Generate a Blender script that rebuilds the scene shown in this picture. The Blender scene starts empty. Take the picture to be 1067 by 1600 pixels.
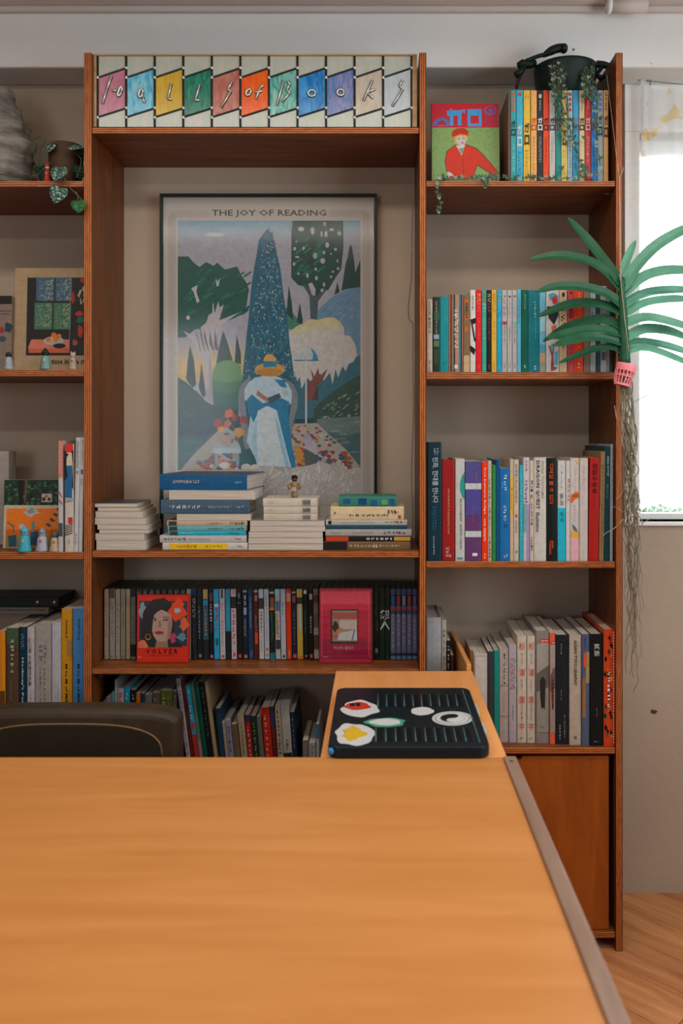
import bpy, bmesh, math, random
from mathutils import Vector, Matrix, noise
R = math.radians
random.seed(7)
S = bpy.context.scene
COL = S.collection

# ------------------------------------------------------------------ camera
F, CU, CV = 1326.0, 590.0, 682.0          # focal length and principal point in pixels of the 1067x1600 frame
EYE = 1.364                               # eye height
YF, YW = 2.247, 2.537                     # bookcase front plane, back wall plane
cam_d = bpy.data.cameras.new('camera'); cam = bpy.data.objects.new('camera', cam_d); COL.objects.link(cam)
cam.location = (0, 0, EYE); cam.rotation_euler = (R(90), 0, 0)
cam_d.sensor_fit = 'VERTICAL'; cam_d.sensor_height = 36; cam_d.lens = F / 1600 * 36
cam_d.shift_x = (533.5 - CU) / 1600; cam_d.shift_y = (CV - 800) / 1600
cam_d.clip_start = 0.02; cam_d.clip_end = 200
cam_d.dof.use_dof = True; cam_d.dof.focus_distance = 2.27; cam_d.dof.aperture_fstop = 3.4
S.camera = cam
# ------------------------------------------------------------------ light
W = bpy.data.worlds.new('overcast_sky'); S.world = W; W.use_nodes = True
bg = W.node_tree.nodes['Background']; bg.inputs[0].default_value = (0.86, 0.94, 1.0, 1); bg.inputs[1].default_value = 9.0
def area(name, loc, rot, sx, sy, power, col):
    l = bpy.data.lights.new(name, 'AREA'); l.shape = 'RECTANGLE'; l.size = sx; l.size_y = sy; l.energy = power; l.color = col
    o = bpy.data.objects.new(name, l); o.location = loc; o.rotation_euler = rot; COL.objects.link(o); return o
# portals in the three window openings guide the sky light into the room (they emit nothing themselves)
for nm, loc, rot, sx, sy in (('rear_window_portal', (-1.75, -2.16, 1.62), (R(90), 0, 0), 1.1, 1.35), ('right_window_portal', (1.79, 0.60, 1.715), (0, R(90), 0), 1.33, 2.1), ('side_window_portal', (1.18, 2.60, 1.69), (R(-90), 0, 0), 0.88, 1.165)):
    area(nm, loc, rot, sx, sy, 1, (1, 1, 1)).data.cycles.is_portal = True
S.view_settings.view_transform = 'Standard'; S.view_settings.look = 'None'
S.view_settings.exposure = -0.68; S.view_settings.gamma = 1.0; S.view_settings.use_curve_mapping = False

def X(u, d=YF): return (u - CU) * d / F
def Z(v, d=YF): return EYE - (v - CV) * d / F
def P(u, v, d): return Vector((X(u, d), d, Z(v, d)))

# ------------------------------------------------------------------ materials
def lin(h):
    c = [int(h[i:i + 2], 16) / 255 for i in (0, 2, 4)]
    return [x / 12.92 if x <= .04045 else ((x + .055) / 1.055) ** 2.4 for x in c]
MC = {}
def new_mat(name):
    m = bpy.data.materials.new(name); m.use_nodes = True
    return m, m.node_tree.nodes, m.node_tree.links, m.node_tree.nodes['Principled BSDF']
def pm(h, gain=1.7, rough=.5, var=.10, scale=60., stretch=(1, 1, 1), name=None, bump=0., metal=0., coat=0., sub=0.):
    """procedural plain colour with a slight mottling; h is the colour as photographed, gain turns it into albedo"""
    k = (h, gain, rough, var, scale, stretch, bump, metal, coat)
    if k in MC: return MC[k]
    m, N, L, b = new_mat(name or 'mat_' + h)
    c = [min(.86, x * gain * .54) for x in lin(h)]
    tc = N.new('ShaderNodeTexCoord'); mp = N.new('ShaderNodeMapping'); mp.inputs['Scale'].default_value = stretch
    nz = N.new('ShaderNodeTexNoise'); nz.inputs['Scale'].default_value = scale; nz.inputs['Detail'].default_value = 3
    rp = N.new('ShaderNodeValToRGB')
    rp.color_ramp.elements[0].position = .3; rp.color_ramp.elements[1].position = .7
    rp.color_ramp.elements[0].color = [x * (1 - var) for x in c] + [1]
    rp.color_ramp.elements[1].color = [min(.9, x * (1 + var)) for x in c] + [1]
    L.new(tc.outputs['Object'], mp.inputs[0]); L.new(mp.outputs[0], nz.inputs[0]); L.new(nz.outputs[0], rp.inputs[0]); L.new(rp.outputs[0], b.inputs['Base Color'])
    b.inputs['Roughness'].default_value = rough; b.inputs['Metallic'].default_value = metal; b.inputs['Coat Weight'].default_value = coat
    b.inputs['Specular IOR Level'].default_value = .2
    if bump:
        bp = N.new('ShaderNodeBump'); bp.inputs['Strength'].default_value = bump; bp.inputs['Distance'].default_value = .004
        L.new(nz.outputs[0], bp.inputs['Height']); L.new(bp.outputs[0], b.inputs['Normal'])
    MC[k] = m; return m
def wood(name, dark, light, stretch, rough=.42, scale=3.5, spec=.35, coat=0.):
    m, N, L, b = new_mat(name)
    tc = N.new('ShaderNodeTexCoord'); mp = N.new('ShaderNodeMapping'); mp.inputs['Scale'].default_value = stretch
    n1 = N.new('ShaderNodeTexNoise'); n1.inputs['Scale'].default_value = scale; n1.inputs['Detail'].default_value = 8; n1.inputs['Roughness'].default_value = .62; n1.inputs['Distortion'].default_value = .6
    rp = N.new('ShaderNodeValToRGB'); e = rp.color_ramp.elements
    e[0].position = .30; e[1].position = .70; e[0].color = (*dark, 1); e[1].color = (*light, 1)
    L.new(tc.outputs['Object'], mp.inputs[0]); L.new(mp.outputs[0], n1.inputs[0]); L.new(n1.outputs[0], rp.inputs[0]); L.new(rp.outputs[0], b.inputs['Base Color'])
    bp = N.new('ShaderNodeBump'); bp.inputs['Strength'].default_value = .08; bp.inputs['Distance'].default_value = .002
    L.new(n1.outputs[0], bp.inputs['Height']); L.new(bp.outputs[0], b.inputs['Normal'])
    b.inputs['Roughness'].default_value = rough; b.inputs['Specular IOR Level'].default_value = spec; b.inputs['Coat Weight'].default_value = coat
    return m
def plyedge(name, axis):
    """plywood edge: thin alternating veneer layers across the thickness"""
    m, N, L, b = new_mat(name)
    tc = N.new('ShaderNodeTexCoord'); sx = N.new('ShaderNodeSeparateXYZ'); L.new(tc.outputs['Object'], sx.inputs[0])
    ma = N.new('ShaderNodeMath'); ma.operation = 'MULTIPLY'; ma.inputs[1].default_value = 2 * math.pi / .0052
    L.new(sx.outputs[axis], ma.inputs[0])
    si = N.new('ShaderNodeMath'); si.operation = 'SINE'; L.new(ma.outputs[0], si.inputs[0])
    nz = N.new('ShaderNodeTexNoise'); nz.inputs['Scale'].default_value = 30; mp = N.new('ShaderNodeMapping')
    sc = [1, 1, 1]; sc[axis] = 8; mp.inputs['Scale'].default_value = sc
    L.new(tc.outputs['Object'], mp.inputs[0]); L.new(mp.outputs[0], nz.inputs[0])
    ad = N.new('ShaderNodeMath'); ad.operation = 'MULTIPLY_ADD'; ad.inputs[1].default_value = .38; L.new(si.outputs[0], ad.inputs[0]); L.new(nz.outputs[0], ad.inputs[2])
    rp = N.new('ShaderNodeValToRGB'); e = rp.color_ramp.elements
    e[0].position = .2; e[1].position = .8; e[0].color = (.10, .024, .005, 1); e[1].color = (.46, .135, .030, 1)
    L.new(ad.outputs[0], rp.inputs[0]); L.new(rp.outputs[0], b.inputs['Base Color']); b.inputs['Roughness'].default_value = .5; b.inputs['Specular IOR Level'].default_value = .3
    return m
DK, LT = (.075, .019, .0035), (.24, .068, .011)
WOOD_V = wood('shelf_wood_vertical_grain_shaded', [x * .72 for x in DK], [x * .72 for x in LT], (14, 14, 1))  # upright faces catch less light; that shade is put into the wood colour
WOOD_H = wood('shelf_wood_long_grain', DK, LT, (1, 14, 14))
EDGE_X = plyedge('plywood_edge_upright', 0); EDGE_Z = plyedge('plywood_edge_shelf', 2)
DOORM = wood('cabinet_door_veneer', (.19, .04, .003), (.33, .082, .007), (6, 6, .8), rough=.38)
TABLEM = wood('pale_oak_table_veneer', (.43, .165, .036), (.52, .22, .062), (.7, 7, 7), rough=.36, scale=2.6, spec=.4)
DESKM = wood('orange_beech_desk_veneer', (.62, .25, .07), (.74, .34, .115), (6, 1.0, 6), rough=.36)
STRIPM = wood('table_edge_strip_sheen', (.17, .095, .06), (.27, .175, .125), (9, 1, 9), rough=.35)  # greyed brown: the window's sheen on the strip is put into the colour
def plaster(name, c1, c2, specks=False):
    m, N, L, b = new_mat(name)
    tc = N.new('ShaderNodeTexCoord')
    n1 = N.new('ShaderNodeTexNoise'); n1.inputs['Scale'].default_value = 1.6; n1.inputs['Detail'].default_value = 6
    rp = N.new('ShaderNodeValToRGB'); e = rp.color_ramp.elements; e[0].position = .35; e[1].position = .65; e[0].color = (*c1, 1); e[1].color = (*c2, 1)
    L.new(tc.outputs['Object'], n1.inputs[0]); L.new(n1.outputs[0], rp.inputs[0])
    out = rp.outputs[0]
    if specks:
        vo = N.new('ShaderNodeTexVoronoi'); vo.inputs['Scale'].default_value = 9; L.new(tc.outputs['Object'], vo.inputs[0])
        lt = N.new('ShaderNodeMath'); lt.operation = 'LESS_THAN'; lt.inputs[1].default_value = .045; L.new(vo.outputs['Distance'], lt.inputs[0])
        mx = N.new('ShaderNodeMix'); mx.data_type = 'RGBA'; mx.inputs['B'].default_value = (.20, .14, .11, 1)
        L.new(lt.outputs[0], mx.inputs['Factor']); L.new(out, mx.inputs['A']); out = mx.outputs['Result']
    L.new(out, b.inputs['Base Color'])
    n2 = N.new('ShaderNodeTexNoise'); n2.inputs['Scale'].default_value = 22; n2.inputs['Detail'].default_value = 8; L.new(tc.outputs['Object'], n2.inputs[0])
    bp = N.new('ShaderNodeBump'); bp.inputs['Strength'].default_value = .35; bp.inputs['Distance'].default_value = .006; L.new(n2.outputs[0], bp.inputs['Height']); L.new(bp.outputs[0], b.inputs['Normal'])
    b.inputs['Roughness'].default_value = .8; b.inputs['Specular IOR Level'].default_value = .2
    return m
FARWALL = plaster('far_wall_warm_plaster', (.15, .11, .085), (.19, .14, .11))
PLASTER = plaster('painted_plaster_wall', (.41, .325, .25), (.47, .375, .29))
BEAMM = plaster('white_painted_beam', (.74, .745, .72), (.80, .805, .78), True)
CEILM = plaster('painted_ceiling', (.56, .49, .45), (.64, .57, .53))

# ------------------------------------------------------------------ mesh helpers
class MB:
    def __init__(s): s.v = []; s.f = []; s.m = []
    def box(s, x0, x1, y0, y1, z0, z1, mi=0):
        n = len(s.v)
        s.v += [(x0, y0, z0), (x1, y0, z0), (x1, y1, z0), (x0, y1, z0), (x0, y0, z1), (x1, y0, z1), (x1, y1, z1), (x0, y1, z1)]
        for q in ((0, 3, 2, 1), (4, 5, 6, 7), (0, 1, 5, 4), (1, 2, 6, 5), (2, 3, 7, 6), (3, 0, 4, 7)):
            s.f.append(tuple(n + i for i in q)); s.m.append(mi)
        return s
    def poly(s, pts, mi=0):
        n = len(s.v); s.v += [tuple(p) for p in pts]; s.f.append(tuple(range(n, n + len(pts)))); s.m.append(mi); return s
    def prism(s, pts, a, b, mi=0):
        """extrude a closed outline of 3D points from offset a to offset b (vectors)"""
        n = len(s.v); k = len(pts); a, b = Vector(a), Vector(b)
        s.v += [tuple(Vector(p) + a) for p in pts] + [tuple(Vector(p) + b) for p in pts]
        s.f.append(tuple(range(n, n + k))); s.f.append(tuple(range(n + 2 * k - 1, n + k - 1, -1))); s.m += [mi, mi]
        for i in range(k):
            j = (i + 1) % k; s.f.append((n + i, n + k + i, n + k + j, n + j)); s.m.append(mi)
        return s
    def tube(s, pts, r, seg=6, mi=0, cap=True):
        pts = [Vector(p) for p in pts]; k = len(pts); rs = r if isinstance(r, (list, tuple)) else [r] * k
        n0 = len(s.v); up = Vector((.13, .21, 1)).normalized(); t0 = (pts[1] - pts[0]).normalized()
        if abs(t0.dot(up)) > .9: up = Vector((1, .1, 0))
        nrm = t0.cross(up).normalized()
        for i, p in enumerate(pts):
            t = ((pts[min(i + 1, k - 1)] - pts[max(i - 1, 0)])).normalized()
            nrm = (nrm - t * nrm.dot(t)).normalized(); bi = t.cross(nrm)
            for j in range(seg):
                a = 2 * math.pi * j / seg; q = p + (nrm * math.cos(a) + bi * math.sin(a)) * rs[i]; s.v.append(tuple(q))
        for i in range(k - 1):
            for j in range(seg):
                a, b2 = n0 + i * seg + j, n0 + i * seg + (j + 1) % seg
                s.f.append((a, b2, b2 + seg, a + seg)); s.m.append(mi)
        if cap:
            s.f.append(tuple(n0 + j for j in range(seg - 1, -1, -1))); s.f.append(tuple(n0 + (k - 1) * seg + j for j in range(seg))); s.m += [mi, mi]
        return s
    def lathe(s, prof, seg=20, c=(0, 0, 0), mi=0, sx=1, sy=1):
        n0 = len(s.v); k = len(prof)
        for r, z in prof:
            for j in range(seg):
                a = 2 * math.pi * j / seg; s.v.append((c[0] + r * math.cos(a) * sx, c[1] + r * math.sin(a) * sy, c[2] + z))
        for i in range(k - 1):
            for j in range(seg):
                a, b2 = n0 + i * seg + j, n0 + i * seg + (j + 1) % seg; s.f.append((a, b2, b2 + seg, a + seg)); s.m.append(mi)
        s.f.append(tuple(n0 + j for j in range(seg - 1, -1, -1))); s.f.append(tuple(n0 + (k - 1) * seg + j for j in range(seg))); s.m += [mi, mi]
        return s
    def ball(s, c, r, seg=12, rings=8, sx=1, sy=1, sz=1, mi=0):
        prof = [(r * math.sin(math.pi * i / rings) + 1e-5, -r * sz * math.cos(math.pi * i / rings)) for i in range(rings + 1)]
        return s.lathe(prof, seg, c, mi, sx, sy)
    def build(s, name, mats, parent=None, smooth=False, bevel=0., seg=2):
        me = bpy.data.meshes.new(name); me.from_pydata(s.v, [], s.f)
        mats = mats if isinstance(mats, (list, tuple)) else [mats]
        for m in mats: me.materials.append(m)
        if any(s.m): me.polygons.foreach_set('material_index', s.m)
        if smooth: me.polygons.foreach_set('use_smooth', [True] * len(me.polygons))
        me.update()
        o = bpy.data.objects.new(name, me); COL.objects.link(o)
        if parent: o.parent = parent
        if bevel:
            bv = o.modifiers.new('bevel', 'BEVEL'); bv.width = bevel; bv.segments = seg; bv.limit_method = 'ANGLE'; bv.angle_limit = R(50)
        return o
LABELS = {}
def tag(o, label, cat, group=None, kind=None):
    o['label'] = label; o['category'] = cat
    if group: o['group'] = group
    if kind: o['kind'] = kind
    LABELS.setdefault(label, []).append(o.name)
    return o
def thing(name, label, cat, loc=(0, 0, 0), rot=(0, 0, 0), group=None):
    o = bpy.data.objects.new(name, None); o.empty_display_size = .05; COL.objects.link(o); o.location = loc; o.rotation_euler = rot
    return tag(o, label, cat, group)
def struct(o, label=None):
    o['kind'] = 'structure'
    if label: o['label'] = label
    return o
def smooth_pts(pts, n=6):
    """Catmull-Rom through points"""
    pts = [Vector(p) for p in pts]; P_ = [pts[0] * 2 - pts[1]] + pts + [pts[-1] * 2 - pts[-2]]; out = []
    for i in range(1, len(P_) - 2):
        a, b, c, d = P_[i - 1], P_[i], P_[i + 1], P_[i + 2]
        for k in range(n):
            t = k / n; out.append(.5 * ((2 * b) + (c - a) * t + (2 * a - 5 * b + 4 * c - d) * t * t + (3 * b - a - 3 * c + d) * t ** 3))
    out.append(pts[-1]); return out

# text ---------------------------------------------------------------
TC = {}
def raw_text(s):
    if s not in TC:
        c = bpy.data.curves.new('lettering', 'FONT'); c.body = s; c.resolution_u = 1; c.space_line = .95; c.offset = .035 if s in 'ガロ' else (.012 if s.isascii() else 0)
        o = bpy.data.objects.new('lettering', c); me = bpy.data.meshes.new_from_object(o)
        vs = [(v.co.x, v.co.y) for v in me.vertices]; fs = [tuple(p.vertices) for p in me.polygons]
        bpy.data.objects.remove(o); bpy.data.meshes.remove(me); bpy.data.curves.remove(c)
        if not vs: vs, fs = [(0, 0), (1, 0), (1, 1)], [(0, 1, 2)]
        xs = [v[0] for v in vs]; ys = [v[1] for v in vs]; x0, x1, y0, y1 = min(xs), max(xs), min(ys), max(ys)
        TC[s] = ([((x - x0) / (x1 - x0 or 1), (y - y0) / (y1 - y0 or 1)) for x, y in vs], fs)
    return TC[s]
def marks(n, seed, rows=1):
    """unreadable small print: n rows-high broken strokes in the unit square"""
    rd = random.Random(seed); vs, fs = [], []
    for r in range(rows):
        x = 0.
        while x < 1:
            w = rd.uniform(.35, .95) / n
            y0, y1 = (r + .12) / rows, (r + .88) / rows
            for k in range(2):
                a = x + w * (.05 + .5 * k); b = min(1, a + w * rd.uniform(.2, .38)); ya = y0 + (y1 - y0) * rd.choice([0, 0, .3]); yb = y1 - (y1 - y0) * rd.choice([0, 0, .35])
                i = len(vs); vs += [(a, ya), (b, ya), (b, yb), (a, yb)]; fs.append((i, i + 1, i + 2, i + 3))
            x += w + .25 / n
    return [(min(1, a), b) for a, b in vs], fs
def add_text(mb, s, mode, x0, x1, z0, z1, y, mi=0, seed=1):
    """write s into the rectangle x0..x1, z0..z1 on a plane facing -Y at depth y.  r: turned clockwise, h: level, s: characters stacked"""
    if mode == 's':
        n = len(s); g = (z1 - z0) / n
        for i, ch in enumerate(s):
            if ch != ' ': add_text(mb, ch, 'h', x0, x1, z1 - (i + .92) * g, z1 - (i + .08) * g, y, mi)
        return
    vs, fs = marks(int(s[1:] or 8), seed, 2 if mode == 'r2' else 1) if s[0] == '~' else raw_text(s)
    n = len(mb.v)
    for a, b in vs:
        if mode == 'h': mb.v.append((x0 + a * (x1 - x0), y, z0 + b * (z1 - z0)))
        else: mb.v.append((x0 + b * (x1 - x0), y, z1 - a * (z1 - z0)))
    for f in fs: mb.f.append(tuple(n + i for i in f)); mb.m.append(mi)

def layers(shapes):
    """printing order: a shape goes one layer above the highest earlier shape that its bounding box touches"""
    out, bb = [], []
    for c, pts in shapes:
        xs = [p[0] for p in pts]; ys = [p[1] for p in pts]; a, b, e, f = min(xs), max(xs), min(ys), max(ys)
        n = 0
        for (a2, b2, e2, f2), m in zip(bb, out):
            if m >= n and a < b2 and a2 < b and e < f2 and e2 < f: n = m + 1
        out.append(n); bb.append((a, b, e, f))
    return out

# books --------------------------------------------------------------
PAGE = None
def page_mat():
    m, N, L, b = new_mat('page_edges')
    tc = N.new('ShaderNodeTexCoord'); mp = N.new('ShaderNodeMapping'); mp.inputs['Scale'].default_value = (900, 6, 6)
    nz = N.new('ShaderNodeTexNoise'); nz.inputs['Scale'].default_value = 1.; nz.inputs['Detail'].default_value = 2
    rp = N.new('ShaderNodeValToRGB'); e = rp.color_ramp.elements; e[0].position = .3; e[1].position = .7; e[0].color = (.34, .285, .23, 1); e[1].color = (.55, .49, .42, 1)
    L.new(tc.outputs['Object'], mp.inputs[0]); L.new(mp.outputs[0], nz.inputs[0]); L.new(nz.outputs[0], rp.inputs[0]); L.new(rp.outputs[0], b.inputs['Base Color']); b.inputs['Roughness'].default_value = .8
    return m
PAGE = page_mat()
def make_book(o, w, D, h, col, kind='soft', texts=(), bands=(), gain=1.7, page=None, shapes=(), cover_top=None, seed=1):
    """parts of a book in its own frame: x thickness, y depth (spine at y=0), z height"""
    t = {'soft': .0006, 'hard': .0024, 'dvd': .001, 'case': .001}[kind]
    ov = .003 if kind == 'hard' else 0.
    bul = min(.0018, w * .08) if kind != 'dvd' else .0004
    hw = w / 2
    if kind == 'dvd':
        mb = MB().box(-hw, hw, .0012, D, 0, h)
        mb.build('case', pm('232824', 1.3, .35, .05), o, bevel=.0008, seg=1)
        mb = MB().box(-hw * .93, hw * .93, 0, .0016, h * .012, h * .985); mb.build('sleeve', pm(col, gain, .3), o)
    else:
        out = [(-hw, D), (-hw, bul)] + [(-hw * math.cos(a), bul * (1 - math.sin(a))) for a in (R(35), R(90), R(145))] + [(hw, bul), (hw, D)]
        inn = [(hw - t, D), (hw - t, bul + t), (-hw + t, bul + t), (-hw + t, D)]
        mb = MB().prism([(x, y, 0) for x, y in out + inn], (0, 0, 0), (0, 0, h))
        mb.build('cover', pm(col, gain, .42 if kind == 'hard' else .36), o)
        if cover_top: MB().box(-hw - .0004, -hw, bul + .004, D - .004, .004, h - .004).build('cover_print', pm(cover_top, gain, .4, .5, 25), o)
        MB().box(-hw + t, hw - t, bul + t + .0004, D - ov - .0004, ov, h - ov - .0003).build('pages', page or PAGE, o)
    y = -.0006
    if bands:
        for q, bnd in enumerate(bands):
            f0, f1, c = bnd[:3]; xa, xb = bnd[3:5] if len(bnd) > 3 else (.03, .97)
            MB().box(-hw + xa * w, -hw + xb * w, y + .0002 - q * .00002, .0012, h * (1 - f1), h * (1 - f0)).build('spine_band', pm(c, gain, .4), o)
    if shapes:
        mb = MB(); ms = []
        for c, pts in shapes:
            if len(shapes) <= 9:
                MB().poly([(-hw + a * w, y - .0002 - len(ms) * .00002, h * (1 - b)) for a, b in pts]).build('spine_picture', pm(c, gain, .4), o); ms.append(0); continue
            ms.append(pm(c, gain, .4)); mb.poly([(-hw + a * w, y - .0002, h * (1 - b)) for a, b in pts], len(ms) - 1)
        if mb.v: mb.build('spine_picture', ms, o)['kind'] = 'stuff'
    if texts:
        for i, tx in enumerate(texts):
            mb = MB()
            s, f0, f1, c = tx[:4]; mode = tx[4] if len(tx) > 4 else 'r'; cx = tx[5] if len(tx) > 5 else .5; wf = tx[6] if len(tx) > 6 else .5
            x = -hw + cx * w
            add_text(mb, s, mode, x - wf * w / 2, x + wf * w / 2, h * (1 - f1), h * (1 - f0), y - .0007, 0, seed * 31 + i)
            mb.build('spine_lettering', pm(c, gain, .4, 0), o)
NB = [0]
def stand(u0, u1, vt, z0, d, col, label, texts=(), bands=(), kind='soft', D=.15, lean=0, gain=1.7, shapes=(), name='book', cat='book', group=None, page=None):
    """a book standing on a shelf of height z0 with its spine at depth d, spanning pixel columns u0..u1 and rising to row vt"""
    NB[0] += 1
    x0, x1 = X(u0, d), X(u1, d); w = max(.003, x1 - x0 - .0006); h = Z(vt, d) - z0; a = R(lean)
    D = min(D, YW - d - .006)
    o = thing(name, label, cat, ((x0 + x1) / 2, d, z0 + abs(math.sin(a)) * w / 2 + .0002), (0, a, 0), group)
    make_book(o, w, D, h, col, kind, texts, bands, gain, page, shapes, seed=NB[0])
    return o
def lay(u0, u1, vt, vb, d, col, label, texts=(), bands=(), kind='soft', D=.15, flip=False, fore=False, yaw=0, gain=1.7, shapes=(), z0=None, group=None, page=None, name='book', cover_top=None):
    """a book lying flat, spine (or fore edge) to the room"""
    NB[0] += 1
    L_ = X(u1, d) - X(u0, d); zb = Z(vb, d) if z0 is None else z0; t = Z(vt, d) - Z(vb, d); c = (X(u0, d) + X(u1, d)) / 2; a = R(yaw)
    zm = zb + t / 2
    if fore:      # spine to the wall
        ry, rz = R(90), R(180) + a; s0 = Vector((L_ / 2, D, 0))   # local z (height) runs +x before the half turn
    elif flip: ry, rz = R(90), a
    else: ry, rz = R(-90), a
    # base of local z: after Ry(+90) z->+x ; after Ry(-90) z->-x
    sx = (-L_ / 2 if ry > 0 else L_ / 2); off = Vector((sx, -0, 0))
    M = Matrix.Rotation(rz, 3, 'Z')
    centre = Vector((0, D / 2, 0)); org = Vector((c, d, zm)) + Matrix.Rotation(a, 3, 'Z') @ centre
    loc = org + M @ (off - centre)
    o = thing(name, label, 'book', loc, (0, ry, rz), group)
    make_book(o, t - .0004, D, L_, col, kind, texts, bands, gain, page, shapes, cover_top=cover_top, seed=NB[0])
    return o

# ================================================================== THE ROOM
RX0, RX1, RY0, CEIL = -2.7, 1.78, -2.15, 2.581
SH = .20                                         # wall thickness
WX0, WX1, WZ0, WZ1 = X(977, YW), 1.62, Z(815, YW), Z(206, YW)   # window beside the bookcase
struct(MB().box(RX0, WX0, YW, YW + SH, 0, CEIL).box(WX1, RX1, YW, YW + SH, 0, CEIL)
       .box(WX0, WX1, YW, YW + SH, 0, WZ0).box(WX0, WX1, YW, YW + SH, WZ1, CEIL).build('wall_back', PLASTER), 'beige painted plaster wall behind the bookcase')
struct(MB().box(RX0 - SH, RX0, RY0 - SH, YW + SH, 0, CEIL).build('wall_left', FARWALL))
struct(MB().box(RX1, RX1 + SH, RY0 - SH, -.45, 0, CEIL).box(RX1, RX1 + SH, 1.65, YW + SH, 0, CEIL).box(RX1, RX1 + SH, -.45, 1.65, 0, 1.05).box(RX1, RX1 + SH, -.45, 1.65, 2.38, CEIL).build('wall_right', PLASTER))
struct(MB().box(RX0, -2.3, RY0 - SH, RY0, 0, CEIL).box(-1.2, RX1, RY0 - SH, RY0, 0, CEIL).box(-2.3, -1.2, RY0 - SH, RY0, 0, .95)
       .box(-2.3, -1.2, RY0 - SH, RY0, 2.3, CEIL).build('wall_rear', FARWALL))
struct(MB().box(RX0 - SH, RX1 + SH, RY0 - SH, YW + SH, CEIL, CEIL + .1).build('ceiling', CEILM))
struct(MB().box(RX0, RX1, 2.413, YW, 2.414, CEIL).build('trim_1', BEAMM, bevel=.006), 'white plaster beam under the ceiling')
# thin moulding where beam and ceiling meet
struct(MB().box(RX0, RX1, 2.395, 2.413, CEIL - .016, CEIL).build('trim_2', CEILM, bevel=.003), 'narrow moulding along the top of the beam')
# floor of diagonal planks
fl = struct(MB().box(RX0 - SH, RX1 + SH, RY0 - SH, YW + SH, -.12, -.012).build('floor', pm('2a1a10', 1)), 'diagonal wooden plank floor')
PL = [wood('floor_plank_%d' % i, d_, l_, (1, 11, 11), rough=.42, scale=2.6) for i, (d_, l_) in enumerate((((.36, .14, .047), (.66, .31, .125)), ((.40, .16, .055), (.70, .335, .14)), ((.30, .115, .042), (.60, .265, .105))))]
pw, plen = .135, 1.15
ca = math.cos(R(-45)); sa = math.sin(R(-45))
plank_me = {}
k = 0
for i in range(-32, 33):
    for j in range(-5, 6):
        a = j * plen + (i % 3) * plen / 3; b = i * pw
        cx, cy = ca * a - sa * b - .1, sa * a + ca * b + .9
        if not (-1.4 < cx < RX1 + .3 and -.6 < cy < YW + .35): continue
        if cx + .5 > RX1 + .35 or cy - .5 > YW: pass
        mi = (i * 7 + j * 3) % 3
        if mi not in plank_me:
            me_o = MB().box(-plen / 2 + .001, plen / 2 - .001, -pw / 2 + .0008, pw / 2 - .0008, -.012, 0).build('plank', PL[mi], fl); plank_me[mi] = me_o.data; o = me_o
        else:
            o = bpy.data.objects.new('plank', plank_me[mi]); COL.objects.link(o); o.parent = fl
        o.location = (cx, cy, 0); o.rotation_euler = (0, 0, R(-45)); k += 1
# rest of the floor where planks cannot be told apart (behind the camera)
struct(MB().box(RX0, -1.0, RY0, YW, -.012, -.0015).box(-1.0, RX1, RY0, -.2, -.012, -.0015).build('floor_far', PL[0]), 'plank floor behind the viewer').parent = fl

# window beside the bookcase
WHITE = pm('e2e4e2', 2.05, .45, .03)
fw = .036
wy0, wy1 = YW + .07, YW + .12
win = struct(MB().box(WX0, WX0 + fw, wy0, wy1, WZ0, WZ1).box(WX1 - fw, WX1, wy0, wy1, WZ0, WZ1).box(WX0 + fw, WX1 - fw, wy0, wy1, WZ0, WZ0 + .018)
             .box(WX0 + fw, WX1 - fw, wy0, wy1, WZ1 - fw, WZ1).build('window_1', WHITE, bevel=.003), 'white framed window beside the bookcase')
MB().box(1.20, 1.235, wy0, wy1, WZ0 + .018, WZ1 - fw).build('window_mullion', WHITE, win, bevel=.003)
gm, N, L, b = new_mat('window_glass')
N.remove(b); tr = N.new('ShaderNodeBsdfTransparent'); gl = N.new('ShaderNodeBsdfGlossy'); gl.inputs['Roughness'].default_value = .03; mx = N.new('ShaderNodeMixShader')
fr = N.new('ShaderNodeFresnel'); fr.inputs[0].default_value = 1.45; L.new(fr.outputs[0], mx.inputs[0]); L.new(tr.outputs[0], mx.inputs[1]); L.new(gl.outputs[0], mx.inputs[2]); L.new(mx.outputs[0], N['Material Output'].inputs[0])
for a_, b_ in ((WX0 + fw, 1.20), (1.235, WX1 - fw)):
    MB().box(a_, b_, wy0 + .02, wy0 + .024, WZ0 + .018, WZ1 - fw).build('pane', gm, win)
MB().box(WX0 - .004, WX1, YW - .012, YW + .07, WZ0 - .012, WZ0).build('window_sill', WHITE, win, bevel=.003)
MB().box(WX0 + .012, WX0 + .028, wy0 - .014, wy0, Z(268, YW), Z(246, YW)).build('window_catch', pm('8fa6b0', 1.4, .3, metal=.6), win, bevel=.002)
# white window casing, and a white board added above to brighten the wall
struct(MB().box(X(974.6, YW), WX1 + .04, YW - .010, YW - .0005, WZ1 - .002, 2.4135).build('trim_3', WHITE, bevel=.002), 'white board added above the window for brightness')
struct(MB().box(X(974.6, YW), X(998, YW), YW - .010, YW - .0005, WZ0, WZ1 - .0025).build('trim_4', WHITE, bevel=.002), 'white painted casing beside the window')
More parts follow.
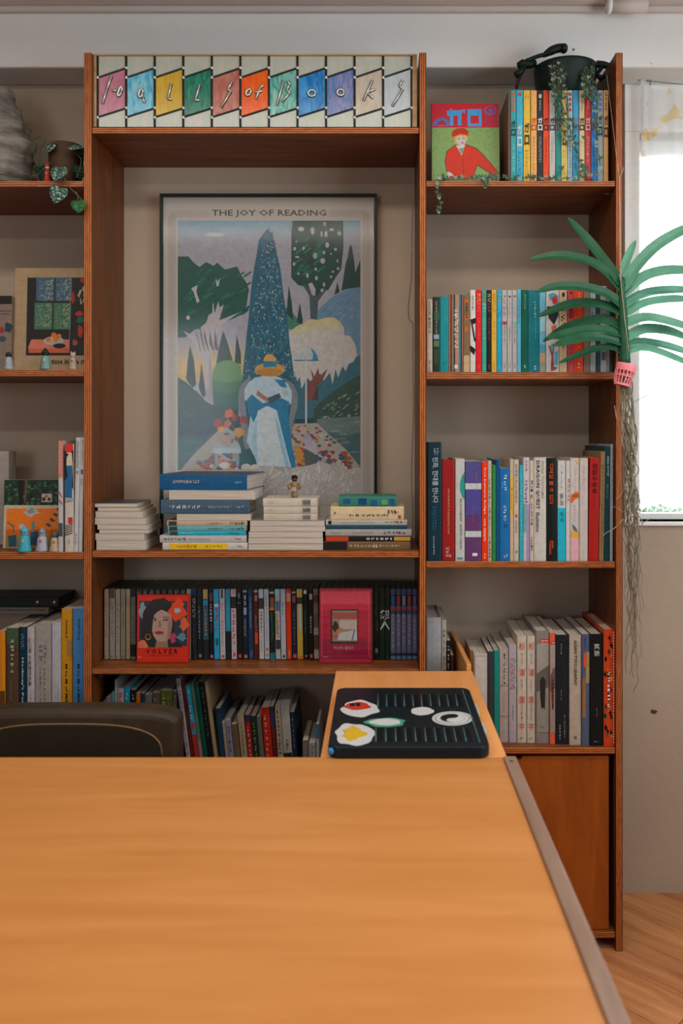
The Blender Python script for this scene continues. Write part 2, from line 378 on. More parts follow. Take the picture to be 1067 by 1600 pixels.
# greenery outside the window
def leafball(mb, c, r, n, sz, seed):
    rd = random.Random(seed)
    for _ in range(n):
        v = Vector((rd.gauss(0, 1), rd.gauss(0, 1), rd.gauss(0, 1))).normalized() * r * rd.uniform(.55, 1)
        p = Vector(c) + Vector((v.x, v.y, v.z * .8)); a = Vector((rd.uniform(-1, 1), rd.uniform(-1, 1), rd.uniform(-1, 1))).normalized(); b2 = a.orthogonal().normalized()
        s_ = sz * rd.uniform(.6, 1.2); mb.poly([p - a * s_, p + b2 * s_ * .5, p + a * s_, p - b2 * s_ * .5])
for i, (u, v, r, lab) in enumerate(((1006, 799, .045, 'pale green bush outside the window next to the orchid roots'), (1030, 796, .055, 'second pale bush outside the window from the bookcase'), (1058, 800, .05, 'third pale bush outside the window from the bookcase'))):
    d_ = 3.2 + .12 * i; c = P(u, v, d_)
    t = thing('shrub', lab, 'shrub', (c.x, d_, 0), group='bushes outside the window')
    mb = MB(); leafball(mb, (0, 0, c.z - .02), r, 160, .014, i); mb.build('foliage', pm('9ab09a', 1.6, .7), t)
    mb = MB(); mb.tube([(0, 0, .001), (.01, 0, .5), (0, 0, c.z)], [.02, .015, .008]); mb.build('stem', pm('5a4a3a', 1.5), t)
struct(MB().box(-3, 6, YW + SH + .001, 9, -.3, -.02).build('ground_outside', pm('9a958c', 1.4, .9)), 'paved ground outside the window')

# ================================================================== BOOKCASE
HS = 590.15                                        # pixels per metre on the front plane
bc = thing('bookcase', 'tall brown plywood bookcase with three bays against the wall', 'bookcase', (X(552), YF, 0))
ox = X(552)
def bpart(name, x0, x1, y0, y1, z0, z1, mats, edgeaxis=None, par=bc):
    mb = MB().box(x0 - ox, x1 - ox, y0 - YF, y1 - YF, z0, z1); mb.m = [0, 0, 1, 0, 0, 0]
    if par is not bc:
        pass
    return mb.build(name, mats, par, bevel=.0012, seg=1)
UP = [(-178, -167), (131, 143), (655, 666), (962, 973)]
TOPZ = Z(82)
for a_, b_ in UP:
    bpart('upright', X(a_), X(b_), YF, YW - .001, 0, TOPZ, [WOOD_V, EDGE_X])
SHELF = {}
def shelf(key, u0, u1, vt, vb, y0=YF + .003, y1=None):
    z1, z0 = Z(vt), Z(vb); SHELF[key] = z1
    return bpart('shelf', X(u0) + .0003, X(u1) - .0003, y0, y1 or YW - .001, z0, z1, [WOOD_H, EDGE_Z])
for key, u0, u1, rows in (('L', -167, 131, ((282, 292), (577, 588), (863, 875), (1166, 1178), (1457, 1467))),
                          ('C', 143, 655, ((198, 208), (861, 872), (1045, 1054), (1222, 1233), (1457, 1467))),
                          ('R', 666, 962, ((282, 291), (581, 593), (878, 888), (1169, 1179), (1457, 1467)))):
    for i, (a_, b_) in enumerate(rows): shelf(key + str(i + 1), u0, u1, a_, b_)
# cabinet doors below
def cdoor(u0, u1, v0=1184, v1=1456):
    x0, x1, z1, z0 = X(u0) - ox, X(u1) - ox, Z(v0), Z(v1)
    hx = x0 + X(812) - X(672); hr = .0085
    hx = min(hx, x1 - .05)
    # front with a round finger notch cut in the upper edge
    pts = [(x0, 0, z0), (x1, 0, z0), (x1, 0, z1)] + [(hx + hr * math.cos(t_), 0, z1 - hr * math.sin(t_) - .001) for t_ in [math.pi * q / 10 for q in range(11)]] + [(x0, 0, z1)]
    o = MB().prism(pts, (0, .012, 0), (0, .030, 0)).build('door', DOORM, bc)
    MB().lathe([(hr, 0), (hr, .002)], 16).build('finger_hole', pm('0c0806', 1), o).location = (hx, .031, z1 - hr * .2)
    bpy.data.objects[o.name].children[0].rotation_euler = (R(90), 0, 0)
cdoor(672, 953); cdoor(-161, 126)
for u0, u1 in ((147, 315), (317, 481), (483, 651)): cdoor(u0, u1, 1238)
# small shelf pins under the shelves
for u, v in ((146, 1062), (666 + 292, 296)):
    mb = MB().tube([(X(u) - ox, .04, Z(v)), (X(u) - ox + (.012 if u < 500 else -.012), .04, Z(v))], .003, 8); mb.build('shelf_pin', pm('8a9296', 1.4, .3, metal=.8), bc)

# ================================================================== TABLES
TZ = .770
tb = thing('table', 'large pale wooden table filling the foreground', 'table', (-.55, 1.0, 0))
def tpart(name, x0, x1, y0, y1, z0, z1, m, bev=.002): return MB().box(x0 + .55, x1 + .55, y0 - 1.0, y1 - 1.0, z0, z1).build(name, m, tb, bevel=bev)
TX0, TX1, TY0, TY1 = -1.45, X(805, 1.575), .30, 1.573
tpart('tabletop', TX0, TX1 - .0235, TY0, TY1, TZ - .030, TZ, TABLEM)
o = tpart('edge_strip', TX1 - .0233, TX1, TY0, TY1 - .004, TZ - .034, TZ + .0035, STRIPM)
MB().lathe([(.0032, 0), (.0032, .0006)], 10).build('screw', pm('5a4436', 1.2, .4), o).location = (TX1 - .012 + .55, TY1 - 1.0 - .03, TZ + .0036)
for x in (TX0 + .05, TX1 - .11):
    for y in (TY0 + .05, TY1 - .11): tpart('leg', x, x + .05, y, y + .05, 0, TZ - .030, WOOD_V)
tpart('apron', TX0 + .1, TX1 - .11, TY1 - .09, TY1 - .07, TZ - .11, TZ - .030, WOOD_H)
tpart('apron', TX0 + .1, TX1 - .11, TY0 + .07, TY0 + .09, TZ - .11, TZ - .030, WOOD_H)
# narrow desk joining table and bookcase
sd = thing('side_desk', 'narrow orange wooden desk between the large table and the bookcase', 'desk', (.065, 1.86, 0))
def spart(name, x0, x1, y0, y1, z0, z1, m): return MB().box(x0 - .065, x1 - .065, y0 - 1.86, y1 - 1.86, z0, z1).build(name, m, sd, bevel=.0015)
SX0, SX1, SY0, SY1 = -.106, .240, 1.5745, 2.152
spart('desktop', SX0, SX1, SY0, SY1, TZ - .028, TZ - .0005, DESKM)
spart('side_panel', SX0 + .01, SX0 + .03, SY0 + .03, SY1 - .03, 0, TZ - .028, DESKM)
spart('side_panel', SX1 - .03, SX1 - .01, SY0 + .03, SY1 - .03, 0, TZ - .028, DESKM)
spart('stretcher', SX0 + .03, SX1 - .03, SY1 - .08, SY1 - .06, .45, TZ - .028, DESKM)
# upright board behind the desk, inside the bay
bd = MB().box(-.006, .006, 0, .372, 0, .785 - SHELF['R4'] - .0005).build('divider_board', DESKM, bevel=.0012, seg=1)
bd.location = (.232, 2.158, SHELF['R4'] + .0005); bd.rotation_euler = (0, 0, R(1.5))
tag(bd, 'upright light wooden board among the books behind the desk', 'board')

# ================================================================== CHAIR
ch = thing('chair', 'dark brown upholstered chair behind the table with piped backrest', 'chair', (-.706, 1.76, 0))
CH = pm('33291f', 2.4, .38, .12, 30, bump=.05); CHP = pm('6a5138', 2.0, .4); CHB = pm('2a251b', 1.8, .5, .1, 30)
def loft_slab(mb, out, y0, y1, bulge, n=3):
    mb.prism([(x, 0, z) for x, z in out], (0, y0, 0), (0, y1, 0))
def back_outline(hw, zb, zt, drop, r, n=10):
    # straight sides, superelliptic top: drop is the height of the curved part, r its exponent
    pts = [(-hw, zb), (hw, zb)]
    for i in range(41):
        a = math.pi * i / 40; c_, s_ = math.cos(a), math.sin(a)
        pts.append((hw * math.copysign(abs(c_) ** (2 / r), c_), zt - drop + drop * abs(s_) ** (2 / r)))
    return pts
o = MB(); o.prism([(x, 0, z) for x, z in back_outline(.252, .40, .742, .05, 4.2)], (0, .175, 0), (0, .245, 0)); bk = o.build('backrest', CH, ch, bevel=.02, seg=4)
inner = back_outline(.214, .44, .708, .075, 3.0)
o = MB(); o.prism([(x, 0, z) for x, z in inner], (0, .1735, 0), (0, .19, 0)); o.build('back_panel', CHB, bk, bevel=.004, seg=2)
o = MB(); o.tube([(x, .175, z) for x, z in inner[2:]], .0028, 6); o.build('piping', CHP, bk, smooth=True)
o = MB(); o.box(-.235, .235, -.24, .19, .40, .47); o.build('seat', CH, ch, bevel=.025, seg=4)
for sx in (-1, 1):
    for sy, yb in ((-.20, -.22), (.19, .23)):
        MB().tube([(sx * .20, sy, .40), (sx * .215, yb, .0005)], [.018, .013], 10).build('leg', pm('1c1a18', 1.2, .35), ch, smooth=True)

# ================================================================== LAPTOP
LZ = TZ + .0005; lt_h = .0225
lx0, lx1, ly0, ly1 = -.092, .208, 1.562, 1.932
lp = thing('laptop', 'flat black laptop covered in stickers lying on the narrow desk', 'laptop', ((lx0 + lx1) / 2, (ly0 + ly1) / 2, LZ))
lcx, lcy = (lx0 + lx1) / 2, (ly0 + ly1) / 2
BLK = pm('16242a', 1.1, .33, .06)
def rrect(x0, x1, y0, y1, r, n=6):
    pts = []
    for cx, cy, a0 in ((x1 - r, y1 - r, 0), (x0 + r, y1 - r, 90), (x0 + r, y0 + r, 180), (x1 - r, y0 + r, 270)):
        for i in range(n + 1):
            a = R(a0 + 90 * i / n); pts.append((cx + r * math.cos(a), cy + r * math.sin(a)))
    return pts
o = MB(); o.prism([(x - lcx, y - lcy, 0) for x, y in rrect(lx0, lx1, ly0, ly1, .022)], (0, 0, 0), (0, 0, lt_h)); body = o.build('body', BLK, lp, bevel=.004, seg=3)
def LP(u, v):
    d = F * (EYE - LZ - lt_h) / (v - CV); return (X(u, d) - lcx, d - lcy)
def zm(x, y): return (480 + x / 3.334, 1030 + y / 3.334)
rib = pm('4c7078', 1.2, .35); dk = pm('0a1216', 1, .5)
for ya, yb, xa, xb, xa2, xb2 in ((186, 246, 368, 772, 368, 782), (360, 430, 357, 812, 357, 828)):
    for i in range(10):
        t_ = i / 9
        p0 = LP(*zm(xa + (xb - xa) * t_, ya)); p1 = LP(*zm(xa2 + (xb2 - xa2) * t_, yb))
        sl = MB().prism([(p0[0] + .001, p0[1], 0), (p0[0] + .0115, p0[1], 0), (p1[0] + .0125, p1[1], 0), (p1[0] + .001, p1[1], 0)], (0, 0, lt_h - .0002), (0, 0, lt_h + .0003)).build('vent_slot', dk, lp)
        MB().tube([(p0[0], p0[1], lt_h + .0008), (p1[0], p1[1], lt_h + .0008)], .0016, 6).build('vent_rib', rib, sl, smooth=True)
MB().box(lx1 - lcx - .0185, lx1 - lcx - .016, ly0 - lcy + .02, ly1 - lcy - .02, lt_h - .0005, lt_h + .0007).build('seam', rib, lp)
MB().ball((lx0 - lcx + .006, ly0 - lcy + .006, lt_h * .55), .0065, 10, 6).build('indicator_light', pm('2a86c4', 1.6, .2), lp, smooth=True)
for yy in (.06, -.06): MB().box(lx1 - lcx - .002, lx1 - lcx + .006, yy - .03, yy + .03, .006, .016).build('hinge', pm('c8ccca', 1.2, .4), lp, bevel=.002)
def blob(cx, cy, rx, ry, n=26, jag=.12, seed=0):
    rd = random.Random(seed); ph = [rd.uniform(0, 6.28) for _ in range(4)]
    return [(cx + rx * (1 + jag * (math.sin(3 * a + ph[0]) + .7 * math.sin(5 * a + ph[1]) + .5 * math.sin(9 * a + ph[2])) / 2) * math.cos(a),
             cy + ry * (1 + jag * (math.sin(4 * a + ph[3]) + .6 * math.sin(7 * a + ph[1])) / 2) * math.sin(a)) for a in [2 * math.pi * i / n for i in range(n)]]
def flat(mb, pts, z, mi): mb.prism([(*LP(*zm(x, y)), 0) for x, y in pts], (0, 0, lt_h), (0, 0, lt_h + z), mi)
SW, SR, SYL, SG, SB = pm('d8dcdc', 1.3, .35, .02), pm('c23a26', 1.5, .35), pm('d8b02c', 1.5, .35), pm('4aa083', 1.4, .35), pm('1a1f22', 1.1, .4)
def sticker(mats, layers):
    mb = MB()
    for i, (pts, mi) in enumerate(layers): flat(mb, pts, .0003 + .0002 * i, mi)
    return mb.build('sticker', mats, lp)
sticker([SW, SR, SB], [(blob(272, 258, 98, 42, 30, .16, 1), 0), (blob(262, 245, 68, 20, 24, .16, 2), 1), ([(222, 232), (248, 230), (248, 246), (222, 246)], 2), ([(254, 230), (276, 230), (276, 245), (254, 246)], 2)])
sticker([SW, SYL, SR], [(blob(245, 393, 102, 58, 34, .16, 3), 0), (blob(238, 388, 60, 34, 30, .35, 4), 1)])
sticker([SG, SW], [(blob(408, 330, 104, 24, 30, .14, 5), 0), (blob(408, 328, 82, 17, 30, .1, 6), 1)])
sticker([SW], [(blob(598, 271, 60, 21, 26, .10, 7), 0)])
def ell(cx, cy, rx, ry, n=30, a0=0, a1=360): return [(cx + rx * math.cos(R(a0 + (a1 - a0) * i / n)), cy + ry * math.sin(R(a0 + (a1 - a0) * i / n))) for i in range(n)]
yy_ = [(756 + 62 * math.cos(t_), 309 + 21 * math.sin(t_)) for t_ in [math.pi / 2 + math.pi * q / 14 for q in range(15)]] + [(756 + 31 * math.sin(t_), 298.5 - 10.5 * math.cos(t_)) for t_ in [math.pi * q / 8 for q in range(1, 9)]] + [(756 - 31 * math.sin(t_), 319.5 - 10.5 * math.cos(t_)) for t_ in [math.pi * q / 8 for q in range(1, 8)]]
sticker([SW, pm('8c9496', 1.3, .4), SB], [(ell(756, 309, 106, 37), 0), (ell(756, 309, 92, 32), 1), (ell(756, 309, 86, 29.5), 0), (ell(756, 309, 66, 22.5), 1), (ell(756, 309, 63, 21.5), 0), (yy_, 2), (ell(740, 319, 9, 3.6, 14), 0), (ell(776, 299, 9, 3.6, 14), 2)])

# ================================================================== CEILING LAMPS (out of the picture, light the room)
em, N, L, b = new_mat('lamp_diffuser'); b.inputs['Base Color'].default_value = (.9, .88, .84, 1); b.inputs['Emission Color'].default_value = (1, .92, .82, 1); b.inputs['Emission Strength'].default_value = 1.5
for ly_, lab in ((.30, 'long white ceiling lamp above the near end of the table'), (1.45, 'long white ceiling lamp between the table and the bookcase')):
    cl = thing('ceiling_lamp', lab, 'lamp', (-.15, ly_, 2.50), group='ceiling lamps')
    MB().box(-1.32, 1.32, -.10, .10, .012, .05).build('housing', WHITE, cl, bevel=.006)
    MB().box(-1.30, 1.30, -.085, .085, .006, .012).build('diffuser', em, cl, bevel=.002)
    for x in (-.9, .9): MB().tube([(x, 0, .05), (x, 0, CEIL - 2.50)], .006, 8).build('rod', pm('b8bcbc', 1.2, .3), cl)
    la = area('ceiling_lamp_light', (0, 0, .003), (0, 0, 0), 2.6, .17, 30, (1.0, .92, .82)); la.parent = cl
# chip in the plaster below the window
MB().prism([(X(u, YW), 0, Z(v, YW)) for u, v in blob(1021, 1112, 5, 3.4, 16, .5, 3)], (0, YW - .0012, 0), (0, YW + .002, 0)).build('plaster_chip', pm('6a5a4a', 1.1, .9), bpy.data.objects['wall_back'])
# cable hanging beside the poster
cbo = P(649, 860, 2.40)
cb = thing('cable', 'thin grey cable hanging in the poster bay beside middle upright', 'cable', (cbo.x, 2.40, SHELF['C2']))
mb = MB(); mb.tube(smooth_pts([P(u, v, 2.42) - Vector(cb.location) for u, v in ((645, 310), (643.5, 380), (643, 430), (638, 480), (640, 500), (645, 508), (645, 560), (646, 640), (643, 740), (645, 800), (644, 851))], 5), .0017, 6); mb.build('wire', pm('8c8680', 1.2, .5), cb, smooth=True)
MB().ball(tuple(P(643.5, 392, 2.42) - Vector(cb.location)), .004, 8, 6).build('clip', pm('c8c4bc', 1.2), cb, smooth=True)

# ================================================================== STAINED GLASS SIGN
sg = thing('stained_glass_sign', 'stained glass sign with eleven coloured letter panes on top shelf', 'sign', (X(398), 2.262, SHELF['C1']))
SD = 2.262; sox, soz = X(398), SHELF['C1']
def sp(u, v, y=0.): return (X(u, SD) - sox, y, Z(v, SD) - soz)
def glassm(h, h2, sc=28):
    m, N, L, b = new_mat('stained_glass_' + h); tc = N.new('ShaderNodeTexCoord'); mp = N.new('ShaderNodeMapping'); mp.inputs['Scale'].default_value = (2.2, 1, .7)
    nz = N.new('ShaderNodeTexNoise'); nz.inputs['Scale'].default_value = sc; nz.inputs['Detail'].default_value = 4; nz.inputs['Distortion'].default_value = 1.5
    rp = N.new('ShaderNodeValToRGB'); e = rp.color_ramp.elements; e[0].position = .35; e[1].position = .68
    e[0].color = [min(.85, 1.02 * x) for x in lin(h)] + [1]; e[1].color = [min(.85, 1.02 * x) for x in lin(h2)] + [1]
    oi = N.new('ShaderNodeObjectInfo'); ad = N.new('ShaderNodeVectorMath'); L.new(tc.outputs['Object'], ad.inputs[0]); L.new(oi.outputs['Random'], ad.inputs[1])
    L.new(ad.outputs[0], mp.inputs[0]); L.new(mp.outputs[0], nz.inputs[0]); L.new(nz.outputs[0], rp.inputs[0]); L.new(rp.outputs[0], b.inputs['Base Color'])
    b.inputs['Roughness'].default_value = .22; b.inputs['Specular IOR Level'].default_value = .3; return m
cols = [('b97a8c', 'a8687c'), ('2a9cc0', '8cc4d4'), ('b8962a', 'c8a83c'), ('0c5a48', '2c8a70'), ('9c5a50', 'b87868'), ('d84a0c', 'e06414'), ('2c9088', '8cc0b4'), ('0c60a8', '3c98d0'), ('3c70a8', '8c84a8'), ('b0a08c', 'b8b4a8'), ('a4b0b8', 'b4bcc0')]
PALE = glassm('a4b0a4', 'b6b4aa', 26); 
LEAD = pm('3a3c3c', 1.2, .4, .15, 200, metal=.5); SIL = pm('b4b4ae', 2.6, .35, .1, 200, metal=.5)
c0, cw = 152.0, 44.65
TL, TR_, BL, BR = 120.5, 105.5, 182.5, 168.5
for i in range(11):
    a, b2 = c0 + i * cw, c0 + (i + 1) * cw
    for nm, pts, m in (('glass_pane', [(a, TL), (b2, TR_), (b2, BR), (a, BL)], glassm(*cols[i])), ('glass_pane', [(a, 87), (b2, 87), (b2, TR_), (a, TL)], PALE), ('glass_pane', [(a, BL), (b2, BR), (b2, 197.4), (a, 197.4)], PALE)):
        MB().prism([sp(u, v) for u, v in pts], (0, .004, 0), (0, .008, 0)).build(nm, m, sg)
    for (va, vb) in ((TL, TR_), (BL, BR)):
        MB().tube([sp(a + 1, va - .3, .004), sp(b2 - 1, vb + .3, .004)], .0029, 6).build('lead_came', LEAD, sg)
for i in range(12):
    u = c0 + i * cw
    MB().tube([sp(u, 87, .004), sp(u, 197.4, .004)], .0034, 6).build('lead_came', LEAD, sg)
    for v in ([TL] if i == 0 else [TR_] if i == 11 else [TL, TR_]):
        MB().ball(sp(u, v, .003), .0045, 8, 5).build('solder_joint', SIL, sg, smooth=True); MB().ball(sp(u, v + 62.5, .003), .0045, 8, 5).build('solder_joint', SIL, sg, smooth=True)
FRM = wood('sign_frame_wood', (.34, .19, .08), (.52, .34, .17), (1, 14, 14))
MB().prism([sp(143.8, 86), sp(152, 86), sp(152, 197.6), sp(143.8, 197.6)], (0, .002, 0), (0, .02, 0)).build('frame', FRM, sg)
MB().prism([sp(643.2, 86), sp(651.5, 86), sp(651.5, 197.6), sp(643.2, 197.6)], (0, .002, 0), (0, .02, 0)).build('frame', FRM, sg)
MB().prism([sp(143.8, 84.2), sp(651.5, 84.2), sp(651.5, 86.6), sp(143.8, 86.6)], (0, .0, 0), (0, .02, 0)).build('frame', FRM, sg)
MB().prism([sp(146, 88), sp(650, 88), sp(650, 196), sp(146, 196)], (0, .0085, 0), (0, .011, 0)).build('backing', pm('c8c8c0', 1.2), sg)
def ov(cx, cy, rx, ry, n=10, tilt=0): return [(cx + rx * math.cos(t) * math.cos(tilt) - ry * math.sin(t) * math.sin(tilt), cy + rx * math.cos(t) * math.sin(tilt) + ry * math.sin(t) * math.cos(tilt)) for t in [2 * math.pi * i / n for i in range(n + 1)]]
strokes = [[[(173.7, 118.2), (166, 141), (159.5, 161.7)], ov(187, 142, 2.4, 8.5, 10, .35), [(176, 140.7), (181, 141.8)]],
           [ov(219.5, 144.5, 3, 7, 10, .2), [(222.5, 150.5), (225.3, 160)]],
           [[(267.5, 130), (261.5, 153.5), (268, 155)]], [[(312, 131), (304.4, 156.7), (311, 155.6)]],
           [[(361.8, 127.5), (355.4, 139.5), (360.6, 141.7), (345, 167.6)]],
           [ov(387.9, 143.5, 3.6, 5.5, 10, .5), [(411.5, 132.5), (406, 137), (399, 155)], [(398, 144), (409.5, 141.5)]],
           [[(443, 125), (432, 164.6)], [(449, 126), (452.5, 131.7), (447.5, 140), (452.5, 144.3), (440.4, 159)]],
           [ov(486.8, 145, 6, 5)], [ov(531.8, 143.8, 5.5, 5)],
           [[(581.9, 124.7), (567.5, 157)], [(585.8, 138.7), (574, 143.8), (583, 153.3)]],
           [[(628.8, 124.7), (624, 133.7), (629.6, 138.7), (612.8, 165.4)]]]
for letter in strokes:
    mb = MB()
    segs = lambda st: [st] if len(st) > 6 else [st[q:q + 2] for q in range(len(st) - 1)]
    for st in letter:
        for sgm in segs(st): mb.tube([sp(u, v, .0022) for u, v in sgm], .0027, 6)
    lo = mb.build('letter', SIL, sg, smooth=True)
    mb = MB()
    for st in letter:
        for sgm in segs(st): mb.tube([sp(u, v, .0046) for u, v in sgm], .0042, 6)
    mb.build('letter_outline', LEAD, lo, smooth=True)

# ================================================================== POSTER
PD = 2.506
po = thing('framed_poster', 'large framed poster of a reader in a garden on the shelf', 'poster', (X(419, PD), PD, SHELF['C2']))
pox, poz = X(419, PD), SHELF['C2']
def pp(u, v, y=0.): return (X(u, PD) - pox, y, Z(v, PD) - poz)
FR = pm('16261e', 1.1, .35)
pvb = CV + (EYE - SHELF['C2']) * F / PD
for a, b2, c, d_ in ((250, 254.5, 303, pvb), (584.5, 589, 303, pvb), (254.5, 584.5, 303, 307.5), (254.5, 584.5, pvb - 5, pvb)):
    MB().prism([pp(a, c), pp(b2, c), pp(b2, d_), pp(a, d_)], (0, -.006, 0), (0, .018, 0)).build('frame', FR, po, bevel=.001, seg=1)
PG = 1.62
SHEET = pm('aaa39c', PG, .6, .02)
MB().prism([pp(254.5, 307.5), pp(584.5, 307.5), pp(584.5, pvb - 5), pp(254.5, pvb - 5)], (0, .006, 0), (0, .010, 0)).build('sheet', SHEET, po)
art = []
def A(c, pts): art.append((c, pts))
def E_(c, cx, cy, rx, ry, n=18): A(c, ov(cx, cy, rx, ry, n)[:-1])
def rectp(c, a, b2, d_, e): A(c, [(a, d_), (b2, d_), (b2, e), (a, e)])
rectp('8f8f99', 277, 563, 344, 760)
for q in range(8): rectp(('6c93a6', '7394a6', '7b95a4', '8295a2', '8795a0', '8b939d', '8d929c', '8f909a')[q], 277, 563, 344 + q * 4.5, 349 + q * 4.5)
E_('a9b2b6', 335, 366, 16, 3)
for q in range(6): rectp(('98918f', 'a29684', 'ac9a78', 'b59d6c', 'b89c62', 'b49458')[q], 277, 400, 535 + q * 10, 546 + q * 10)
A('1c4b42', [(277, 400), (294, 400), (301, 409), (311, 416.5), (321, 409), (328.5, 412), (333, 415), (338.7, 409.7), (351, 420.7), (370, 415.6), (375, 426.6), (385, 441.8), (388.5, 452), (385, 475), (380, 490), (356, 501), (343, 500), (325, 498), (312.5, 514), (304, 514), (289, 527), (277, 527)])
rd = random.Random(3)
for _ in range(40):
    x, y = rd.uniform(280, 380), rd.uniform(425, 492); A(rd.choice(['1f5c4c', '17403c', '206450']), [(x, y), (x + 12, y - 8), (x + 14, y - 6), (x + 3, y + 2)])
A('a8a6a8', [(298, 450), (308, 445), (306, 455), (311, 470), (307, 473), (302, 456)]); A('a8a6a8', [(336, 434), (339, 440), (343, 434), (341, 446), (338, 447)]); E_('a8a6a8', 293, 496, 3, 3.5)
A('1c3836', [(290, 592), (293, 560), (296, 540), (302, 560), (306, 600), (300, 606)]); A('1c3836', [(310, 605), (314, 565), (321, 617), (316, 622)])
A('1c3836', [(337, 568), (342, 540), (348, 516), (356, 538), (363, 564), (352, 566)]); A('1c3836', [(366, 566), (369, 522), (376, 552), (376, 569)])
A('9f9a9c', [(318, 565), (321, 617), (333, 630), (331, 590), (328, 555), (333, 530), (350, 505), (372, 488), (350, 497), (342, 500), (349, 475), (343, 480), (340, 470), (338, 478), (335, 490), (332, 470), (331, 488), (325, 492), (322, 505), (313, 510), (318, 520), (322, 545), (313, 540), (302, 525), (285, 516), (298, 530), (306, 545), (312, 556)])
A('8a8488', [(321, 617), (333, 630), (331, 590), (328, 555), (326, 560), (326, 600)])
for x in (305, 312, 318, 326, 334): A('5a5054', [(x, 515 + (x - 305)), (x + 1, 515), (x + 8, 548), (x + 7, 549)])
A('55804e', [(331, 580), (338, 568), (352, 562), (366, 564), (376, 572), (378, 600), (376, 640), (333, 640)]); A('386a50', [(331, 594), (355, 598), (377, 594), (378, 640), (333, 640)]); A('265a50', [(332, 610), (355, 615), (378, 610), (378, 640), (333, 640)])
A('2c4448', [(277, 589), (290, 597), (300, 606), (310, 615), (322, 628), (335, 634), (345, 632), (372, 640), (372, 700), (277, 705)])
for _ in range(90):
    x, y = rd.uniform(279, 325), rd.uniform(602, 660)
    if y > 595 + (x - 277) * .8: A(rd.choice(['4f6a6c', '3a5658', '233a3e']), [(x, y), (x + 3, y - 2), (x + 4, y - 1), (x + 1, y + 1)])
rectp('24404c', 277, 563, 650, 690); rectp('2c545a', 277, 400, 685, 740)
for _ in range(50):
    x, y = rd.uniform(278, 340), rd.uniform(680, 735); A(rd.choice(['3f6e6e', '356062', '28505a']), [(x, y), (x + 14, y - .8), (x + 14, y + .6), (x, y + .8)])
# right side
A('5a7c96', [(470, 515), (490, 490), (507, 474), (520, 463), (545, 450), (563, 447), (563, 610), (470, 610)])
for _ in range(120):
    x, y = rd.uniform(500, 556), rd.uniform(468, 600); A(rd.choice(['7f8a9c', '4a7490', '8f8490', '3f6a88']), [(x, y), (x + 7, y - 5), (x + 7.4, y - 4), (x + .6, y + 1)])
A('3a6e5a', [(442, 478), (450, 482), (458, 490), (470, 505), (455, 515), (446, 512)]); A('1c3c3a', [(447, 490), (451, 445), (456, 475), (458, 500)]); A('1c3c3a', [(463, 503), (468, 472), (473, 500), (472, 507)])
A('1a4038', [(457, 344), (536, 344), (536.4, 386), (533, 420), (523, 435), (513, 452), (500, 458), (497, 465), (489, 465), (478, 448), (465.5, 445), (454.6, 433), (455, 358)])
for _ in range(30):
    x, y = rd.uniform(458, 495), rd.uniform(375, 430); A(rd.choice(['1c5a48', '1f6650', '173832']), [(x, y), (x + 12, y - 9), (x + 14, y - 7), (x + 3, y + 2)])
A('3c4c54', [(472, 444), (483, 462), (485, 500), (495, 500), (497, 470), (510, 452), (507, 448), (492, 464), (478, 445)])
for x, y, rx, ry in ((470, 357, 5, 3.5), (488, 360, 3, 6), (507, 349, 2.5, 3), (502, 365, 1.6, 4.5), (509, 365, 2.3, 5), (518, 358, 3, 2.5), (530, 364, 3, 3.4), (511, 382, 3.2, 4.5), (460, 388, 2.2, 3), (474, 387, 2, 3), (492, 399, 3.4, 5), (506, 394, 2, 3), (524, 389, 2.5, 2.5), (504, 407, 4, 4.6), (464, 401, 3.6, 1.8), (459, 412, 2, 3), (493, 420, 2.2, 2.6), (520, 424, 2.4, 1.6), (528, 419, 2.2, 2.4), (480, 430, 2, 4), (494, 434, 2.4, 3.6), (517, 432, 2, 2), (506, 444, 2, 3.6), (503, 453, 2.4, 2.8), (466, 427, 1.6, 2), (527, 407, 1.4, 2.6), (517, 396, 1.4, 1.4), (463, 377, 1.4, 1.2)): E_('9a989f', x, y, rx, ry, 9)
A('9a949c', [(481, 443), (487, 441), (493, 452), (492, 462), (487, 460)])
A('1c3c3a', [(533, 454), (540, 410), (543, 402), (546, 383), (549, 382), (553, 405), (555, 425), (563, 405), (563, 448), (545, 450)]); A('1c3c3a', [(522, 460), (527, 440), (531, 456)])
A('34606e', [(455, 590), (500, 580), (563, 555), (563, 650), (455, 655)])
A('aaa8a6', [(448.7, 520.6), (462, 510.5), (472, 506), (485.8, 497.8), (496, 499.5), (508, 496), (521, 495.3), (531, 502), (536.4, 510.5), (538, 524), (546.5, 524), (555, 537.5), (557.5, 554), (552, 565), (545, 568), (540, 580), (535, 572), (528, 590), (524, 576), (519.5, 600), (515, 582), (505, 595), (500, 583), (488, 600), (480, 590), (470.6, 607), (468, 588), (464, 596), (461, 580), (458, 578), (455.4, 554), (450, 542.5)])
A('b0a880', [(448.7, 520.6), (462, 510.5), (472, 506), (485.8, 497.8), (496, 499.5), (508, 496), (521, 495.3), (531, 502), (536.4, 510.5), (520, 506), (500, 509), (480, 510), (462, 518)]); A('aaa690', [(448.7, 522), (462, 517), (480, 510), (500, 509), (520, 506), (536.4, 511), (520, 515), (490, 517), (462, 524)])
A('6e4340', [(474, 625), (480, 600), (488, 592), (485, 575), (491, 588), (497, 574), (499, 588), (512, 575), (505, 592), (495, 602), (488, 625)]); A('3f3c44', [(487, 625), (497, 600), (497, 625)])
A('304c46', [(563, 585), (545, 595), (520, 612), (500, 628), (490, 640), (490, 690), (563, 700)])
